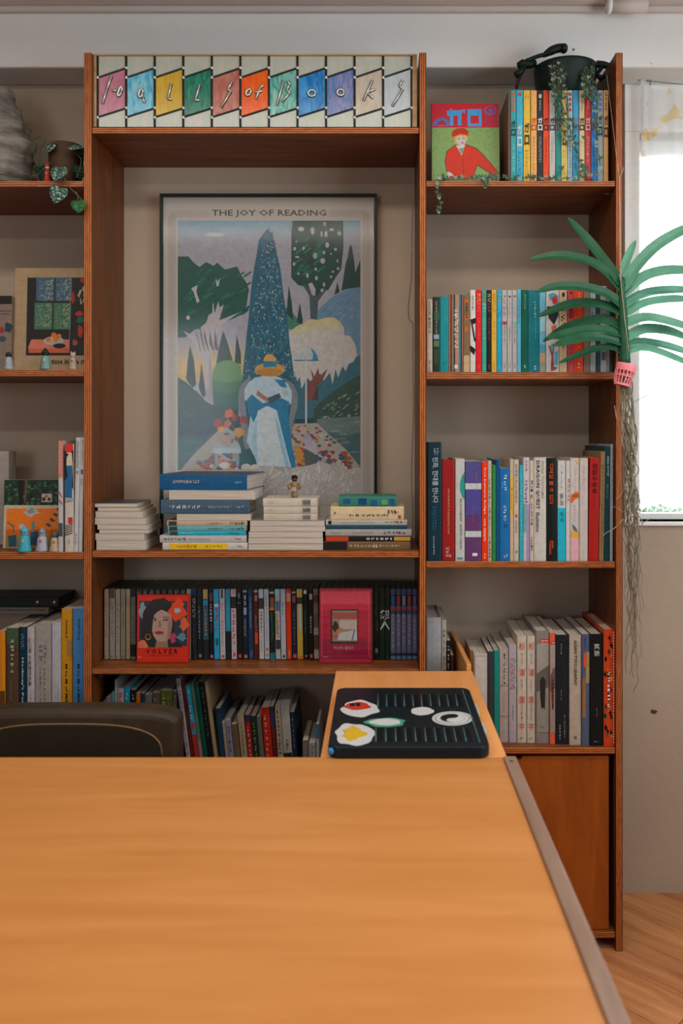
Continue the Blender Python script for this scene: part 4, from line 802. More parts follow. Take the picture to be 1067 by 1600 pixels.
# ---- right bay, lowest shelf
z = SHELF['R4']; G4 = 'books on the shelf above the cabinet door'; g = 1.75
row = [(666.6, 689.4, 965, 'a0a4a6', 2.33, 'thick pale grey box standing against the middle upright behind the desk', [('CRITERION', .58, .98, '4c5458', 'r', .5, .42)], [], 'hard', .19),
 (690, 697.2, 969, 'a8a094', 2.33, 'narrow cream book right of the pale grey box', [('~6', .08, .6, '6c6458', 'r', .5, .5)], [], 'soft', .19),
 (697.6, 703.8, 1001, '1c2020', 2.33, 'thin black book with white letters left of the board', [('~3', .05, .3, 'a8a8a0', 'r', .5, .5)], [(.55, .75, '2c6c74', .05, .95)], 'soft', .16),
 (704.2, 709, 1024, '50242c', 2.33, 'small maroon book left of the board', [], [], 'soft', .14),
 (734.5, 739.6, 1016, '9c7c3c', 2.33, 'thin ochre book right of the upright board', [], [], 'soft', .15),
 (740.6, 761.4, 1021.4, 'b4b0ac', 2.292, 'white slipcase standing right of the upright board', [], [(.02, .985, '9c9894', .06, .94), (.035, .97, 'b8b4b0', .1, .9)], 'hard', .17),
 (762, 771.6, 1018, '34383a', 2.292, 'dark grey book right of the white slipcase', [], [], 'soft', .17),
 (772, 780, 1016.6, '148078', 2.292, 'thin teal book right of the dark grey one', [], [], 'soft', .17),
 (780.4, 794.4, 1013.8, 'a09490', 2.290, 'pinkish grey book with small dark characters', [('~4', .05, .38, '3c3634', 'r', .55, .22), ('~7', .45, .75, '847874', 'r', .5, .15)], [(.39, .395, '6c6460', .05, .95), (.72, .725, '6c6460', .05, .95)], 'soft', .19),
 (795, 807.2, 1007.7, 'a09aa0', 2.288, 'pale lilac book with red and blue lettering', [('~4', .13, .45, 'a46c64', 'r2', .4, .5), ('~4', .14, .46, '5c6c8c', 'r', .72, .2), ('~5', .62, .78, '5c5860', 'r', .5, .2)], [], 'soft', .19),
 (808, 822.6, 994, 'b8ac9c', 2.286, 'cream book with large red characters, left one of the pair', [], [], 'soft', .2),
 (823.4, 836.6, 994, 'b8aea2', 2.286, 'cream book with large red characters, right one of the pair', [], [], 'soft', .2),
 (837.2, 858.4, 986, '7c7672', 2.282, 'grey photo book with a small red label', [('~2', .84, .87, '54504c', 'h', .5, .3)], [(.0, .0001, '7c7672')], 'hard', .22),
 (858.8, 867.8, 989, 'd05c40', 2.278, 'slim coral red book beside the grey photo book', [('~9', .3, .66, '9c3c2c', 'r', .5, .3)], [], 'soft', .22),
 (868.2, 889.2, 992.4, '1a1e26', 2.274, 'thick black book with tiny white print', [('~3', .08, .18, 'a4a8ac', 'r', .4, .1), ('~3', .5, .6, '9ca0a4', 'r', .4, .08), ('~7', .73, .95, '848890', 'r', .65, .12), ('~4', .82, .95, 'a4a8ac', 'r', .3, .12)], [], 'hard', .22),
 (889.6, 908.4, 992.4, 'a89c8c', 2.270, 'beige hardcover about Asian typography on the lowest shelf', [('ASIAN TYPOGRAPHY', .045, .46, '2c2824', 'r', .5, .28)], [(.92, .95, '6c6458', .38, .62)], 'hard', .22),
 (909.2, 921.4, 991, '4c5874', 2.266, 'slate blue book with orange and cream patches', [('~4', .03, .14, '2c3c6c', 'r', .4, .3)], [(.16, .44, '94845c', .5, .95), (.17, .3, 'c05430', .2, .6), (.4, .75, '8c6440', .05, .45)], 'soft', .22),
 (921.9, 942.6, 991, '101414', 2.262, 'black book with white brush calligraphy', [('笑狼', .08, .2, 'c8ccc8', 's', .5, .42), ('~3', .66, .74, '8c908c', 'r', .5, .08), ('~1', .95, .97, 'a0a4a0', 'h', .45, .3)], [], 'hard', .22),
 (943.2, 960.2, 984, 'b8401c', 2.258, 'red and orange patterned book beside the right upright', [('~4', .36, .66, 'd8d0c4', 'r', .45, .3)], [(.0, 1, 'c43c24', .82, .99)], 'hard', .24)]
for u0, u1, vt, c, d, lab, tx, bn, kd, D in row:
    sh = ()
    if 'large red characters' in lab:
        tx = []
        for ch_, fa, fb in (('杉', .06, .13), ('浦', .305, .375), ('康', .56, .63), ('平', .82, .885)): tx.append((ch_, fa, fb, 'c04428', 'h', .5, .62))
        tx += [('~6', .16, .27, '5c544c', 'r', .5, .18), ('~6', .4, .52, '54707c', 'r', .5, .2), ('~7', .64, .8, '6c645c', 'r', .5, .25), ('~2', .94, .97, '5c544c', 'h', .5, .4)]
    if 'photo book' in lab:
        bn = []; sh = [('948e88', [(.05, .12), (.95, .08), (.95, .3), (.05, .38)]), ('5c5854', [(.05, .38), (.95, .3), (.95, .5), (.05, .54)]), ('868078', [(.05, .54), (.95, .5), (.95, .9), (.05, .9)]), ('282624', [(.3, .44), (.5, .4), (.72, .44), (.68, .6), (.66, .7), (.52, .68), (.4, .7), (.3, .58)]), ('c03020', [(.3, .07), (.96, .07), (.96, .105), (.3, .105)])]
    if 'patterned book' in lab:
        rd = random.Random(9); sh = []
        for q in range(34):
            x_, y_ = rd.uniform(.08, .75), rd.uniform(.03, .95); sh.append((rd.choice(['d05c24', '24201c', '8c2c1c', 'c87c3c', '2c2420', '3c5c3c']), [(x_ - .12, y_), (x_, y_ - .025), (x_ + .13, y_ + .005), (x_ + .02, y_ + .03)]))
        sh += [('d8d0c8', [(.86, .02 + q * .024), (.95, .02 + q * .024), (.95, .032 + q * .024), (.86, .032 + q * .024)]) for q in range(40)]
    o = stand(u0, u1, vt, z, d, c, lab, tx, bn, kd, D=D, gain=g, shapes=sh, group=G4)
    if 'photo book' in lab:
        hh = Z(vt, d) - z; ww = X(u1, d) - X(u0, d); mb = MB(); add_text(mb, 'Supreme', 'h', -ww / 2 + ww * .36, -ww / 2 + ww * .9, hh * (1 - .1), hh * (1 - .075), -.0016); mb.build('spine_label_lettering', pm('d8d4d0', 1.5), o)

# ---- left bay, lowest visible row
z = SHELF['L4']; g = 1.75; GL = 'tall art books in the left bay behind the chair'
row = [(-2, 8, 986, 'c87c1c', 'orange book at the picture edge in the left bay', [], [(.55, 1, '5c3c14', .05, .95)], 'soft'),
 (9.4, 29, 981.6, '4c3a2c', 'brown book with pale brush lettering in left bay', [('~4', .1, .42, 'b0a490', 'r', .5, .35), ('~9', .44, .68, '8c8070', 'r', .4, .12), ('This is Keir', .66, 1.0, 'b4aa9c', 'r', .55, .22)], [(.0, .15, '3c5038', .03, .97)], 'soft'),
 (29.6, 41.4, 979.8, '0c2c3c', 'navy book with bold white Latin title in left bay', [("Hockney's Portraits and P", .27, 1.0, 'c4c8c8', 'r', .5, .36), ('~3', .06, .19, '6c8c98', 'r2', .5, .4)], [], 'soft'),
 (42.2, 53.6, 980.8, 'aca4a6', 'pale book with black handwritten characters in left bay', [('山口晃 大画面作品集', .09, .52, '2c2828', 'r', .4, .45), ('~9', .56, .86, '848084', 'r', .55, .2)], [], 'soft'),
 (54.4, 79.8, 975, '968c86', 'broad taupe grey book in left bay behind the chair', [('~2', .18, .34, '6c645e', 'r2', .5, .5), ('~9', .38, .83, '544c48', 'r', .6, .1), ('~7', .38, .74, '544c48', 'r', .35, .1)], [], 'hard'),
 (80.6, 95.4, 972.8, 'b0acb0', 'white book with fine grey print left of the orange one', [('~9', .52, .8, '7c7c8c', 'r', .7, .12), ('~5', .52, .75, '8c8c98', 'r', .4, .1)], [], 'soft'),
 (96, 112.6, 951.6, 'c88c1c', 'ochre volume titled M to M of M/M in left bay', [('M to M of M/M (Paris)', .42, .88, '2c2014', 'r', .45, .3), ('Volume II', .08, .22, '3c2c18', 'r', .5, .25)], [(.24, .36, 'a87c44', .5, .97), (.76, .9, 'a06020', .03, .5), (.74, 1, 'b0a498', .55, .97)], 'soft'),
 (113.4, 133, 951, '4c84c0', 'bright blue volume titled M to M of M/M beside the upright', [('M to M of M/M (Paris)', .42, .88, '1c3050', 'r', .45, .26), ('Emily King', .08, .24, '1c3454', 'r', .5, .2)], [], 'soft')]
for u0, u1, vt, c, lab, tx, bn, kd in row: stand(u0, u1, vt, z, 2.292, c, lab, tx, bn, kd, D=.235, gain=g, group=GL)
# flat boxes lying on top of them at the back
def flatbox(name, u0, u1, z0, z1, y0, y1, c, label, clip=False):
    t = thing(name, label, 'box', (X(u1, y0), y0, z0))
    MB().box(X(u0, y0) - X(u1, y0), 0, 0, y1 - y0, 0, z1 - z0).build('body', pm(c, 1.5, .4), t, bevel=.0015, seg=1)
    MB().box(X(u0, y0) - X(u1, y0) + .01, -.01, -.0006, .001, (z1 - z0) * .62, (z1 - z0) * .7).build('lid_seam', pm('15181a', 1), t)
    if clip:
        for x in (-.012, -.06): MB().ball((x, -.001, (z1 - z0) * .5), .006, 10, 6).build('metal_clip', pm('b4b8b0', 1.5, .25, metal=.8), t, smooth=True)
ztop = Z(972.8, 2.292) + .0006
flatbox('flat_box', -105, 76, ztop, ztop + .019, 2.395, 2.528, '6c645c', 'grey flat box lying on the art books in the left bay')
flatbox('flat_box', -105, 92, ztop + .0194, ztop + .046, 2.405, 2.528, '141c1e', 'black flat box with metal clips atop the grey box', True)

# ---- left bay, middle shelf
z = SHELF['L3']; g = 1.7
stand(91, 98, 688.7, z, 2.254, 'b4b0b0', 'book with coral and white spine left of comic spine', [('~9', .02, .3, 'e0a898', 'r', .5, .5)], [(.0, .33, 'c47464', .03, .97), (.74, .86, '3c4c50', .03, .97)], 'soft', .2, 0, g, [('a8504c', [(.1, .45), (.9, .5), (.9, .52), (.1, .47)]), ('a8504c', [(.1, .52), (.9, .56), (.9, .58), (.1, .54)])], group='books beside the forest picture')
stand(101, 114.8, 693.8, z, 2.254, 'c0b4a8', 'comic book spine with a dark haired woman in blue', [('~2', .88, .92, '5c5048', 'r', .5, .2)], [(.0, .08, 'c42c20', .05, .95), (.08, .2, 'c8b4a0', .2, .95), (.2, .5, '1c5c8c', .05, .85), (.5, .535, 'c4c0bc', .05, .95), (.68, .74, 'b83028', .4, .9)], 'soft', .2, 0, g,
      [('1c1818', [(0, .06), (.25, .08), (.2, .2), (.35, .3), (0, .34)]), ('1c1818', [(.8, .06), (1, .06), (1, .42), (.85, .4), (.95, .2)]), ('2c2824', [(.1, .09), (.5, .09), (.3, .12)])] + [('24201f', [(.05, .51 + q * .012), (.95, .5 + q * .012), (.95, .505 + q * .012), (.05, .515 + q * .012)]) for q in range(3)] + [('2c2826', [(.05, .76 + q * .02), (.9, .74 + q * .02), (.9, .748 + q * .02), (.05, .768 + q * .02)]) for q in range(5)], group='books beside the forest picture')
stand(114.8, 121.8, 683.8, z, 2.254, 'b8b6b8', 'white book with faint grey capitals near the left upright', [('STUDIO MOVIE WORLD', .03, .27, '5c5c60', 'r', .5, .45), ('~3', .84, .94, '5c5c60', 'r', .5, .3)], [(.29, .32, '8c7c8c', .25, .75)], 'soft', .2, 1.2, g, group='books beside the forest picture')
stand(122.4, 128.6, 683.8, z, 2.254, 'bab8ba', 'white book touching the left upright in the left bay', [('~6', .02, .24, '4c4c54', 'r', .6, .3), ('~3', .36, .42, '3c3c44', 'r', .5, .4)], [(.28, .32, '2c4c7c', .3, .8)], 'soft', .2, 1.0, g, group='books beside the forest picture')
def panel(name, cat, label, u0, u1, v0, z0, d, t, col, arts, lean=0, gain=1.7, texts=(), edge=None, yaw=0):
    """something flat standing face out: the picture is given in pixels of the photograph"""
    w, h = X(u1, d) - X(u0, d), Z(v0, d) - z0; vb = CV + (EYE - z0) * F / d
    o = thing(name, label, cat, ((X(u0, d) + X(u1, d)) / 2, d, z0 + .0004 + math.sin(R(max(0, lean))) * t), (R(-lean), 0, R(yaw)))
    MB().box(-w / 2, w / 2, 0, t, 0, h).build('cover', pm(col, gain, .42), o, bevel=.0012, seg=1)
    if edge: MB().box(-w / 2 + .003, w / 2 - .0005, .003, t - .003, .0015, h + .0004).build('pages', PAGE, o)
    def q(u, v, i): return ((u - (u0 + u1) / 2) * d / F, -.0006 - i * .000012, h * (vb - v) / (vb - v0))
    if arts:
        mb = MB(); ms = []; pl = {}; ly = layers(arts)
        for i, (c, pts) in zip(ly, arts):
            if c not in pl: pl[c] = len(ms); ms.append(pm(c, gain, .4, .08, 90))
            mb.poly([q(u, v, i) for u, v in pts], pl[c])
        mb.build('printed_picture', ms, o)
    if texts:
        mb = MB(); ms = []
        for s, ua, ub, va, vb2, c in texts:
            ms.append(pm(c, gain, .4, 0)); add_text(mb, s, 'h', q(ua, 0, 0)[0], q(ub, 0, 0)[0], q(0, vb2, 0)[2], q(0, va, 0)[2], -.0018, len(ms) - 1, len(s))
        mb.build('printed_lettering', ms, o)
    return o
def RC(c, a, b2, e, f_): return (c, [(a, e), (b2, e), (b2, f_), (a, f_)])
rd = random.Random(21)
fa = [RC('22342a', 6, 95, 751, 856)] + [(rd.choice(['2c5038', '1c2c24', '3c6444', '4c7450', '18241e']), blob(rd.uniform(10, 92), rd.uniform(755, 850), rd.uniform(1.5, 3.4), rd.uniform(1.2, 2.8), 8, .5, q)) for q in range(330)]
fa += [('1c1a18', [(26, 751), (36, 751), (34, 800), (30, 800)]), ('6c4c3c', [(38, 751), (42, 751), (40, 780), (37, 790)]), RC('c0ac98', 64, 80, 772, 785)] + [('3c3028', ov(67.5, 780.5, 3, 3, 12)[:-1]), ('3c3028', ov(76, 780.5, 2.6, 2.6, 12)[:-1]), ('5c4c40', ov(71.5, 776, 1.8, 1.8, 10)[:-1])]
panel('picture_book', 'book', 'green forest photograph book standing behind the orange card', 5, 95, 750.5, z, 2.36, .012, '1c2a22', fa, 2, edge=1)
oc = [RC('d8711a', 8.5, 96, 795, 842), RC('8c7030', 8.5, 96, 836, 856), RC('b85c14', 8.5, 96, 828, 837)]
oc += [('a8a8a0', blob(47, 800, 11, 7, 22, .5, 1)), ('7c8890', blob(47, 799, 6, 4, 16, .5, 2)), ('3c5c64', [(10, 815), (21, 822), (22, 834), (20, 834), (19, 824), (10, 817)]), ('a4b0b0', ov(33, 823, 4, 4.4, 14)[:-1]), ('2c4c60', [(47, 832), (62, 830), (62, 852), (46, 852)]), ('24485c', [(12, 838), (25, 836), (26, 854), (14, 855)]), ('547c84', blob(51, 822, 3, 7, 14, .3, 4))]
oc += [('2c4438', blob(74 + q * 2.6, 820 - q * 4 + (q % 2) * 6, 3.2, 1.8, 9, .4, q)) for q in range(8)]
panel('illustrated_card', 'card', 'orange illustrated card leaning in front of the forest book', 4, 96, 790, z, 2.318, .003, 'b4ac9c', oc, 4)
panel('card_box', 'box', 'pale grey box at the left picture edge, middle shelf', -60, 13.5, 705, z, 2.40, .05, '9c948c', [], 0)

# ---- left bay, upper shelf: big art book, dark book
z = SHELF['L2']
ma = [RC('2a2624', 40, 140, 433, 556)]
for a, b2, e, f_ in ((54, 82, 433.5, 470), (84, 110, 433.5, 470), (52, 80, 473, 515), (82, 109, 473, 515)):
    ma.append(RC('40607c' if e < 450 else '44705c', a, b2, e, f_))
    for q in range(130):
        x, y = rd.uniform(a + 1, b2 - 4), rd.uniform(e + 3, f_ - 1); s_ = 1 if x > (a + b2) / 2 else -1
        ma.append((rd.choice(['a4b08c', '7c9c84', '8c9c70', '24443c', 'b0b49c']), [(x, y), (x + 3, y - 2.4 * s_), (x + 3.4, y - 1.9 * s_), (x + .4, y + .6)]))
ma += [RC('c0603c', 44, 108, 540, 552), ('c87468', [(48, 531), (108, 531), (108, 545), (43, 545)]), ('a8a8a4', ov(83, 533, 16, 7, 18)[:-1]), ('24201f', ov(92, 541, 10, 4, 14)[:-1])] + [('cc7824', ov(x, y, 4.2, 4.2, 12)[:-1]) for x, y in ((75, 531), (83, 524), (91, 526), (86, 531), (58, 535))]
ma += [('a03028', blob(112, 465, 3, 9, 14, .3, 1)), ('b03428', blob(122, 490, 6, 4, 14, .4, 2)), ('b03428', blob(124, 518, 4, 10, 14, .4, 3)), ('1c6054', blob(124, 500, 7, 5, 14, .4, 4)), ('a8a49c', blob(126, 462, 5, 13, 16, .5, 5)), ('2a2624', blob(126, 462, 3, 9, 16, .5, 6)), ('a03430', blob(128, 437, 6, 4, 12, .3, 7)), RC('94908c', 107.5, 108.2, 433, 530), ('a8503c', blob(116, 536, 4, 5, 12, .4, 8))]
panel('art_book', 'book', 'cream art book with a still life by a window, face out', 19, 140, 417.5, z, 2.385, .022, 'a48c6c', ma, 3, 1.7, [('tisse in the studio', 80, 150, 561, 569.5, '2c2824')], edge=1)
panel('paperback', 'book', 'dark spined cream book at the left picture edge', -40, 17, 462, z, 2.37, .018, '7c6c60', [RC('24201e', -40, 17, 462, 475), RC('5c4c44', -30, 16, 485, 487), RC('5c4c44', -10, 14, 490, 491.5), ('2c3c48', blob(12, 512, 6, 8, 14, .4, 3)), ('8c3430', blob(2, 516, 4, 5, 12, .4, 4)), ('38484c', blob(2, 530, 8, 4, 14, .4, 6))], 2)

# figurines
def figure(label, u, vb, vt, d, z0, body, head, hat=None, mark=None, wr=.32, group=None, flare=1.25, ears=False):
    hgt = Z(vt, d) - Z(vb, d); t = thing('figurine', label, 'figurine', (X(u, d), d, z0 + .0003), group=group)
    r = hgt * wr * .5
    MB().lathe([(r * flare * .95, 0), (r * flare, hgt * .04), (r * .95, hgt * .25), (r * .9, hgt * .45), (r * .75, hgt * .58), (r * .45, hgt * .66)], 14).build('robe', pm(body, 1.6, .35), t, smooth=True)
    MB().ball((0, 0, hgt * .74), r * .72, 12, 8).build('head', pm(head, 1.6, .35), t, smooth=True)
    if hat: MB().lathe([(r * .8, hgt * .76), (r * .62, hgt * .84), (r * .1, hgt * 1.0)], 12).build('hat', pm(hat, 1.6, .35), t, smooth=True)
    elif ears:
        for s_ in (-1, 1): MB().lathe([(r * .3, 0), (r * .02, hgt * .13)], 8, (s_ * r * .42, 0, hgt * .84)).build('ear', pm(head, 1.6, .4), t)
    if mark: MB().ball((0, -r * .75, hgt * .42), r * .38, 8, 6, sy=.5).build('chest_mark', pm(mark, 1.6, .4), t, smooth=True)
    for s_ in (-1, 1): MB().ball((s_ * r * .28, -r * .66, hgt * .76), r * .09, 6, 4).build('eye', pm('181818', 1), t)
    return t
z = SHELF['L2']
figure('small dark headed figurine at the left end of upper shelf', 13.5, 576, 545, 2.262, z, '8c98a0', '2c2a28', None, 'a8b0b4', .42, 'figurines by the art book')
figure('small figurine with dark hat and green skirt before art book', 71, 576, 542, 2.262, z, '6c8c88', '24302e', '1f2a28', 'a0b0b4', .44, 'figurines by the art book')
figure('small pale cat figurine before the art book', 114, 576, 546, 2.262, z, 'a08c80', 'b4a090', None, '8c4c40', .4, 'figurines by the art book', ears=True)
z = SHELF['L3']
figure('cyan robed figurine with pointed hat on middle shelf', 38.5, 864, 824, 2.264, z, '3c9cb0', '6ca8b0', '4ca4b8', 'c09878', .46, 'pointed hat figurines')
figure('lilac grey figurine with pointed hat on middle shelf', 66, 860, 823, 2.27, z, 'a0a4ac', 'b0a4ac', '7c8890', 'a85c6c', .46, 'pointed hat figurines')
figure('cream figurine beside the coral book on middle shelf', 86.5, 861, 827, 2.268, z, 'b4a088', '5c6468', None, '9c6c5c', .46, 'pointed hat figurines')

# ---- centre: lying stacks
D0 = 2.268; zc = SHELF['C2']; g = 1.75
off = CV + (EYE - zc) * F / D0            # row of the shelf surface at that depth
kk = off - 859.4
def stack(items, grp, dep=D0):
    for (u0, u1, vt, vb, c, lab, kw) in items:
        kw = dict(kw); lay(u0, u1, vt + kk, vb + kk, kw.pop('d', dep), c, lab, group=grp, gain=kw.pop('gain', g), **kw)
fo = dict(fore=True, D=.14)
stack([(150.5, 227.7, 844, 859.4, 'a49c90', 'bottom book of the pale page-edge stack by left upright', fo),
 (148.8, 225.3, 833.6, 844, 'a8a094', 'second lowest book of the pale page-edge stack', fo),
 (155, 232, 827.5, 833.6, '8c98a4', 'thin bluish book third from bottom of page-edge stack', fo),
 (152, 231, 819.7, 827.5, 'b09470', 'peach edged book in the middle of page-edge stack', fo),
 (148, 227.7, 809, 819.7, 'a49c90', 'thick pale book above the peach edged one', fo),
 (149, 223, 798.7, 809, '9c948c', 'pale book third from top of the page-edge stack', fo),
 (152.7, 218, 793, 798.7, 'a88c68', 'thin tan book second from top of page-edge stack', fo),
 (147.8, 214, 786.3, 793, '3c444c', 'dark covered book topping the pale page-edge stack', fo)], 'page-edge stack by the left upright')
stack([(253.8, 386.8, 848, 859.4, 'b8b4ac', 'white book with yellow band at the bottom of stack', dict(flip=True, D=.13, bands=[(.24, .92, 'd4b020', .08, .92)], texts=[('~6', .6, .84, 'b4641c', 'r', .5, .55), ('~4', .3, .5, '8c7420', 'r', .5, .35), ('~2', .06, .12, '5c5854', 'r', .5, .3)])),
 (249.6, 385, 836.6, 848, 'aca8a4', 'grey white book above the yellow banded one', dict(flip=True, D=.14, texts=[('~5', .7, .96, '54504c', 'r', .5, .45), ('~8', .42, .66, '8c8884', 'r', .5, .3), ('~2', .06, .13, '3c3834', 'r', .5, .35)])),
 (263, 383.7, 829.8, 836.6, '1c9cb4', 'bright cyan book in the stack under slate blue book', dict(flip=True, D=.13, bands=[(.88, .98, '34302c', .1, .9)], texts=[('~5', .66, .85, '88ccd4', 'r', .5, .5), ('~3', .08, .22, '104c5c', 'r', .5, .5)])),
 (262, 385, 822, 829.8, '5c9ca0', 'dull teal book in the stack above the cyan one', dict(flip=True, D=.13, bands=[(.88, .98, '34302c', .1, .9)], texts=[('~6', .3, .48, '3c5c60', 'r', .5, .4), ('~4', .03, .22, '2c3030', 'r', .5, .6)])),
 (261, 386, 813.4, 822, 'b09c88', 'pinkish cream book in the stack above the teal one', dict(flip=True, D=.13, bands=[(.88, .98, '34302c', .1, .9)], texts=[('~6', .3, .48, '6c5c50', 'r', .5, .4), ('~4', .03, .22, '2c2420', 'r', .5, .6)])),
 (276, 391, 803, 813.4, 'b4b0a8', 'white page-edge book below the slate blue one', dict(fore=True, D=.13)),
 (251, 388.5, 781, 803, '3c5468', 'slate blue hardcover with upside down white lettering', dict(flip=True, D=.16, kind='hard', texts=[('~6', .55, .9, 'b0b8bc', 'r', .5, .3), ('~7', .2, .46, '8c9ca4', 'r', .5, .2), ('~2', .06, .14, 'a0acb4', 'r', .5, .2)])),
 (264, 398.3, 766.2, 781, 'a8a49c', 'thick book with white page edge below the blue hardcover', dict(fore=True, D=.15)),
 (247, 387, 741, 766.2, '10507c', 'bright blue hardcover titled STUPÉFIANT on top of stack', dict(flip=True, D=.2, kind='hard', yaw=-6, d=2.285, cover_top='4a3a38', texts=[('STUPÉFIANT', .54, .85, 'd0b4b0', 'r', .48, .24), ('~2', .06, .13, '9cb8c4', 'r', .5, .16)]))], 'stack under the bright blue hardcover')
bar = dict(D=.125, bands=[(.72, .88, '8c8a86', .1, .9)], texts=[('~14', .74, .87, '3c3a38', 'r', .5, .7), ('~2', .1, .2, 'b0a898', 'r', .5, .4)])
stack([(388, 504.6, 849.6, 859.4, 'a0907c', 'lowest book of the cream stack with figurine', fo), (388, 504.4, 840, 849.6, 'a4947e', 'second lowest book of the cream stack with figurine', fo),
 (388.4, 504, 830.6, 840, 'a89a86', 'third lowest book of the cream stack with figurine', fo), (390.5, 508, 822, 830.6, 'a09c94', 'fourth lowest book of the cream stack, jutting right', fo), (390.5, 507, 813.6, 822, 'a4a098', 'fifth lowest book of the cream stack, jutting right', fo),
 (412, 495.5, 802.8, 813.6, 'b8ae9e', 'lowest of three barcoded books below the brown figurine', bar), (412, 495.5, 791.8, 802.8, 'b8ae9e', 'middle one of three barcoded books below brown figurine', bar), (411, 495.5, 779, 791.8, 'bcb2a2', 'top one of three barcoded books below brown figurine', bar)], 'cream stack carrying the brown figurine')
stack([(506, 641, 846.2, 859.4, '6c5238', 'brown book with black end at the bottom of right stack', dict(D=.14, bands=[(.0, .27, '1c1a18', .04, .96)], texts=[('~6', .3, .58, 'b4a890', 'r', .5, .4), ('16', .58, .62, 'd0c8b8', 'r', .5, .5), ('~6', .64, .88, 'a89880', 'r', .5, .3)])),
 (508, 642.4, 837.6, 846.2, '18181a', 'black book with red end and yellow end, right stack', dict(D=.14, bands=[(.01, .27, 'b03c20', .06, .94), (.8, .99, 'b08430', .15, .85)], texts=[('~5', .48, .78, 'b8b4b0', 'r', .5, .55)])),
 (508.6, 643, 827, 837.6, '989490', 'grey book with sparse black lettering, right stack', dict(D=.14, texts=[('~4', .06, .17, '54504c', 'r', .5, .2), ('~6', .32, .55, '54504c', 'r', .5, .22), ('~4', .68, .93, '3c3834', 'r', .5, .5)])),
 (509, 636, 820.6, 827, '1c4454', 'thin petrol blue book in the right stack', dict(D=.13, texts=[('~8', .3, .6, '3c6c7c', 'r', .5, .3)])),
 (509, 636, 812.4, 820.6, 'a8a49c', 'light grey book with black dot in right stack', dict(D=.13, bands=[(.03, .07, '1c1a18', .15, .85)], texts=[('~9', .16, .6, '8c8880', 'r', .5, .4), ('~4', .72, .98, '4c4844', 'r', .6, .5)])),
 (516.4, 631, 791.6, 812.4, 'c4b08c', 'thick cream book with handwritten title in right stack', dict(D=.14, texts=[('~7', .26, .8, '4c4234', 'r', .35, .22), ('~3', .78, .93, '3c3c44', 'r', .62, .4), ('~1', .05, .08, '3c342c', 'r', .5, .3)], bands=[(.92, .96, 'a83c2c', .1, .35)])),
 (529, 620, 776.4, 791.6, '2c7464', 'teal and blue patterned book topping the right stack', dict(D=.13, kind='hard', bands=[(.08, .2, '1c4c80', .3, .8), (.34, .48, '14406c', .2, .85), (.55, .66, '1c5080', .15, .7), (.74, .84, '5c9060', .2, .7), (.88, .96, '1c4c7c', .2, .8)]))], 'stack at the right end of the poster shelf')
ft = Z(779 + kk, D0)
t = thing('figurine', 'brown figurine with arms at its sides on cream stack', 'figurine', (X(460, 2.31), 2.31, ft + .0004)); hgt = Z(743, 2.31) - Z(778, 2.31)
MB().lathe([(.0085, 0), (.0095, hgt * .1), (.0075, hgt * .3), (.0095, hgt * .5), (.011, hgt * .62), (.004, hgt * .72)], 12).build('body', pm('8c7458', 1.5, .4), t, smooth=True)
MB().ball((0, 0, hgt * .82), .0085, 10, 7).build('head', pm('5c4432', 1.5, .4), t, smooth=True)
MB().lathe([(.0092, hgt * .86), (.0075, hgt * .96), (.002, hgt)], 10).build('hair', pm('1c1816', 1.2, .4), t, smooth=True)
for s_ in (-1, 1): MB().tube([(s_ * .009, 0, hgt * .64), (s_ * .017, -.003, hgt * .5), (s_ * .013, -.006, hgt * .36)], .0033, 6).build('arm', pm('8c6a3c', 1.5, .4), t, smooth=True)
MB().box(-.006, .006, -.0105, -.008, hgt * .28, hgt * .46).build('held_sign', pm('b0a494', 1.5), t)

# ---- centre: disc cases
z = SHELF['C3']; dd = 2.335; g = 1.55; GD = 'film disc cases on the low centre shelf'
T1 = lambda c, a=.35, b2=.8, w_=.35: [('~7', a, b2, c, 'r', .5, w_), ('~1', .93, .97, c, 'h', .5, .5)]
row = [(162.7, 170.2, '9c8c7c', 'cream case with orange lettering, first in the film row', T1('b06c48', .2, .7)), (171, 180, '8c8478', 'cream case with brown photo at top, second in film row', T1('54483c', .2, .7), [(.02, .14, '5c3c2c', .1, .9)]), (180.5, 187.8, '94887a', 'cream case third in the film row', T1('6c5444', .2, .75)), (188.3, 196.3, '847a6c', 'dull beige case fourth in the film row', T1('4c443c', .35, .55)), (196.8, 203.6, 'a08a6c', 'plain tan case fifth in the film row', []), (204, 212, '6c6c68', 'grey case with black top just left of portrait case', T1('3c3c3a'), [(0, .12, '1c1e1e'), (.78, .95, '1c1e1e')])]
row += [(212.6 + q * 9.8, 221.8 + q * 9.8, '24282a', 'dark film case hidden behind the portrait case', [('~2', .03, .09, ('8c7c5c', '7c8484', '9c8c6c', '6c7474', '5c6464', '7c7c74', '8c8c88', '9c9c98')[q], 'h', .5, .6)]) for q, w_ in enumerate(('one', 'two', 'three', 'four', 'five', 'six', 'seven', 'eight'))]
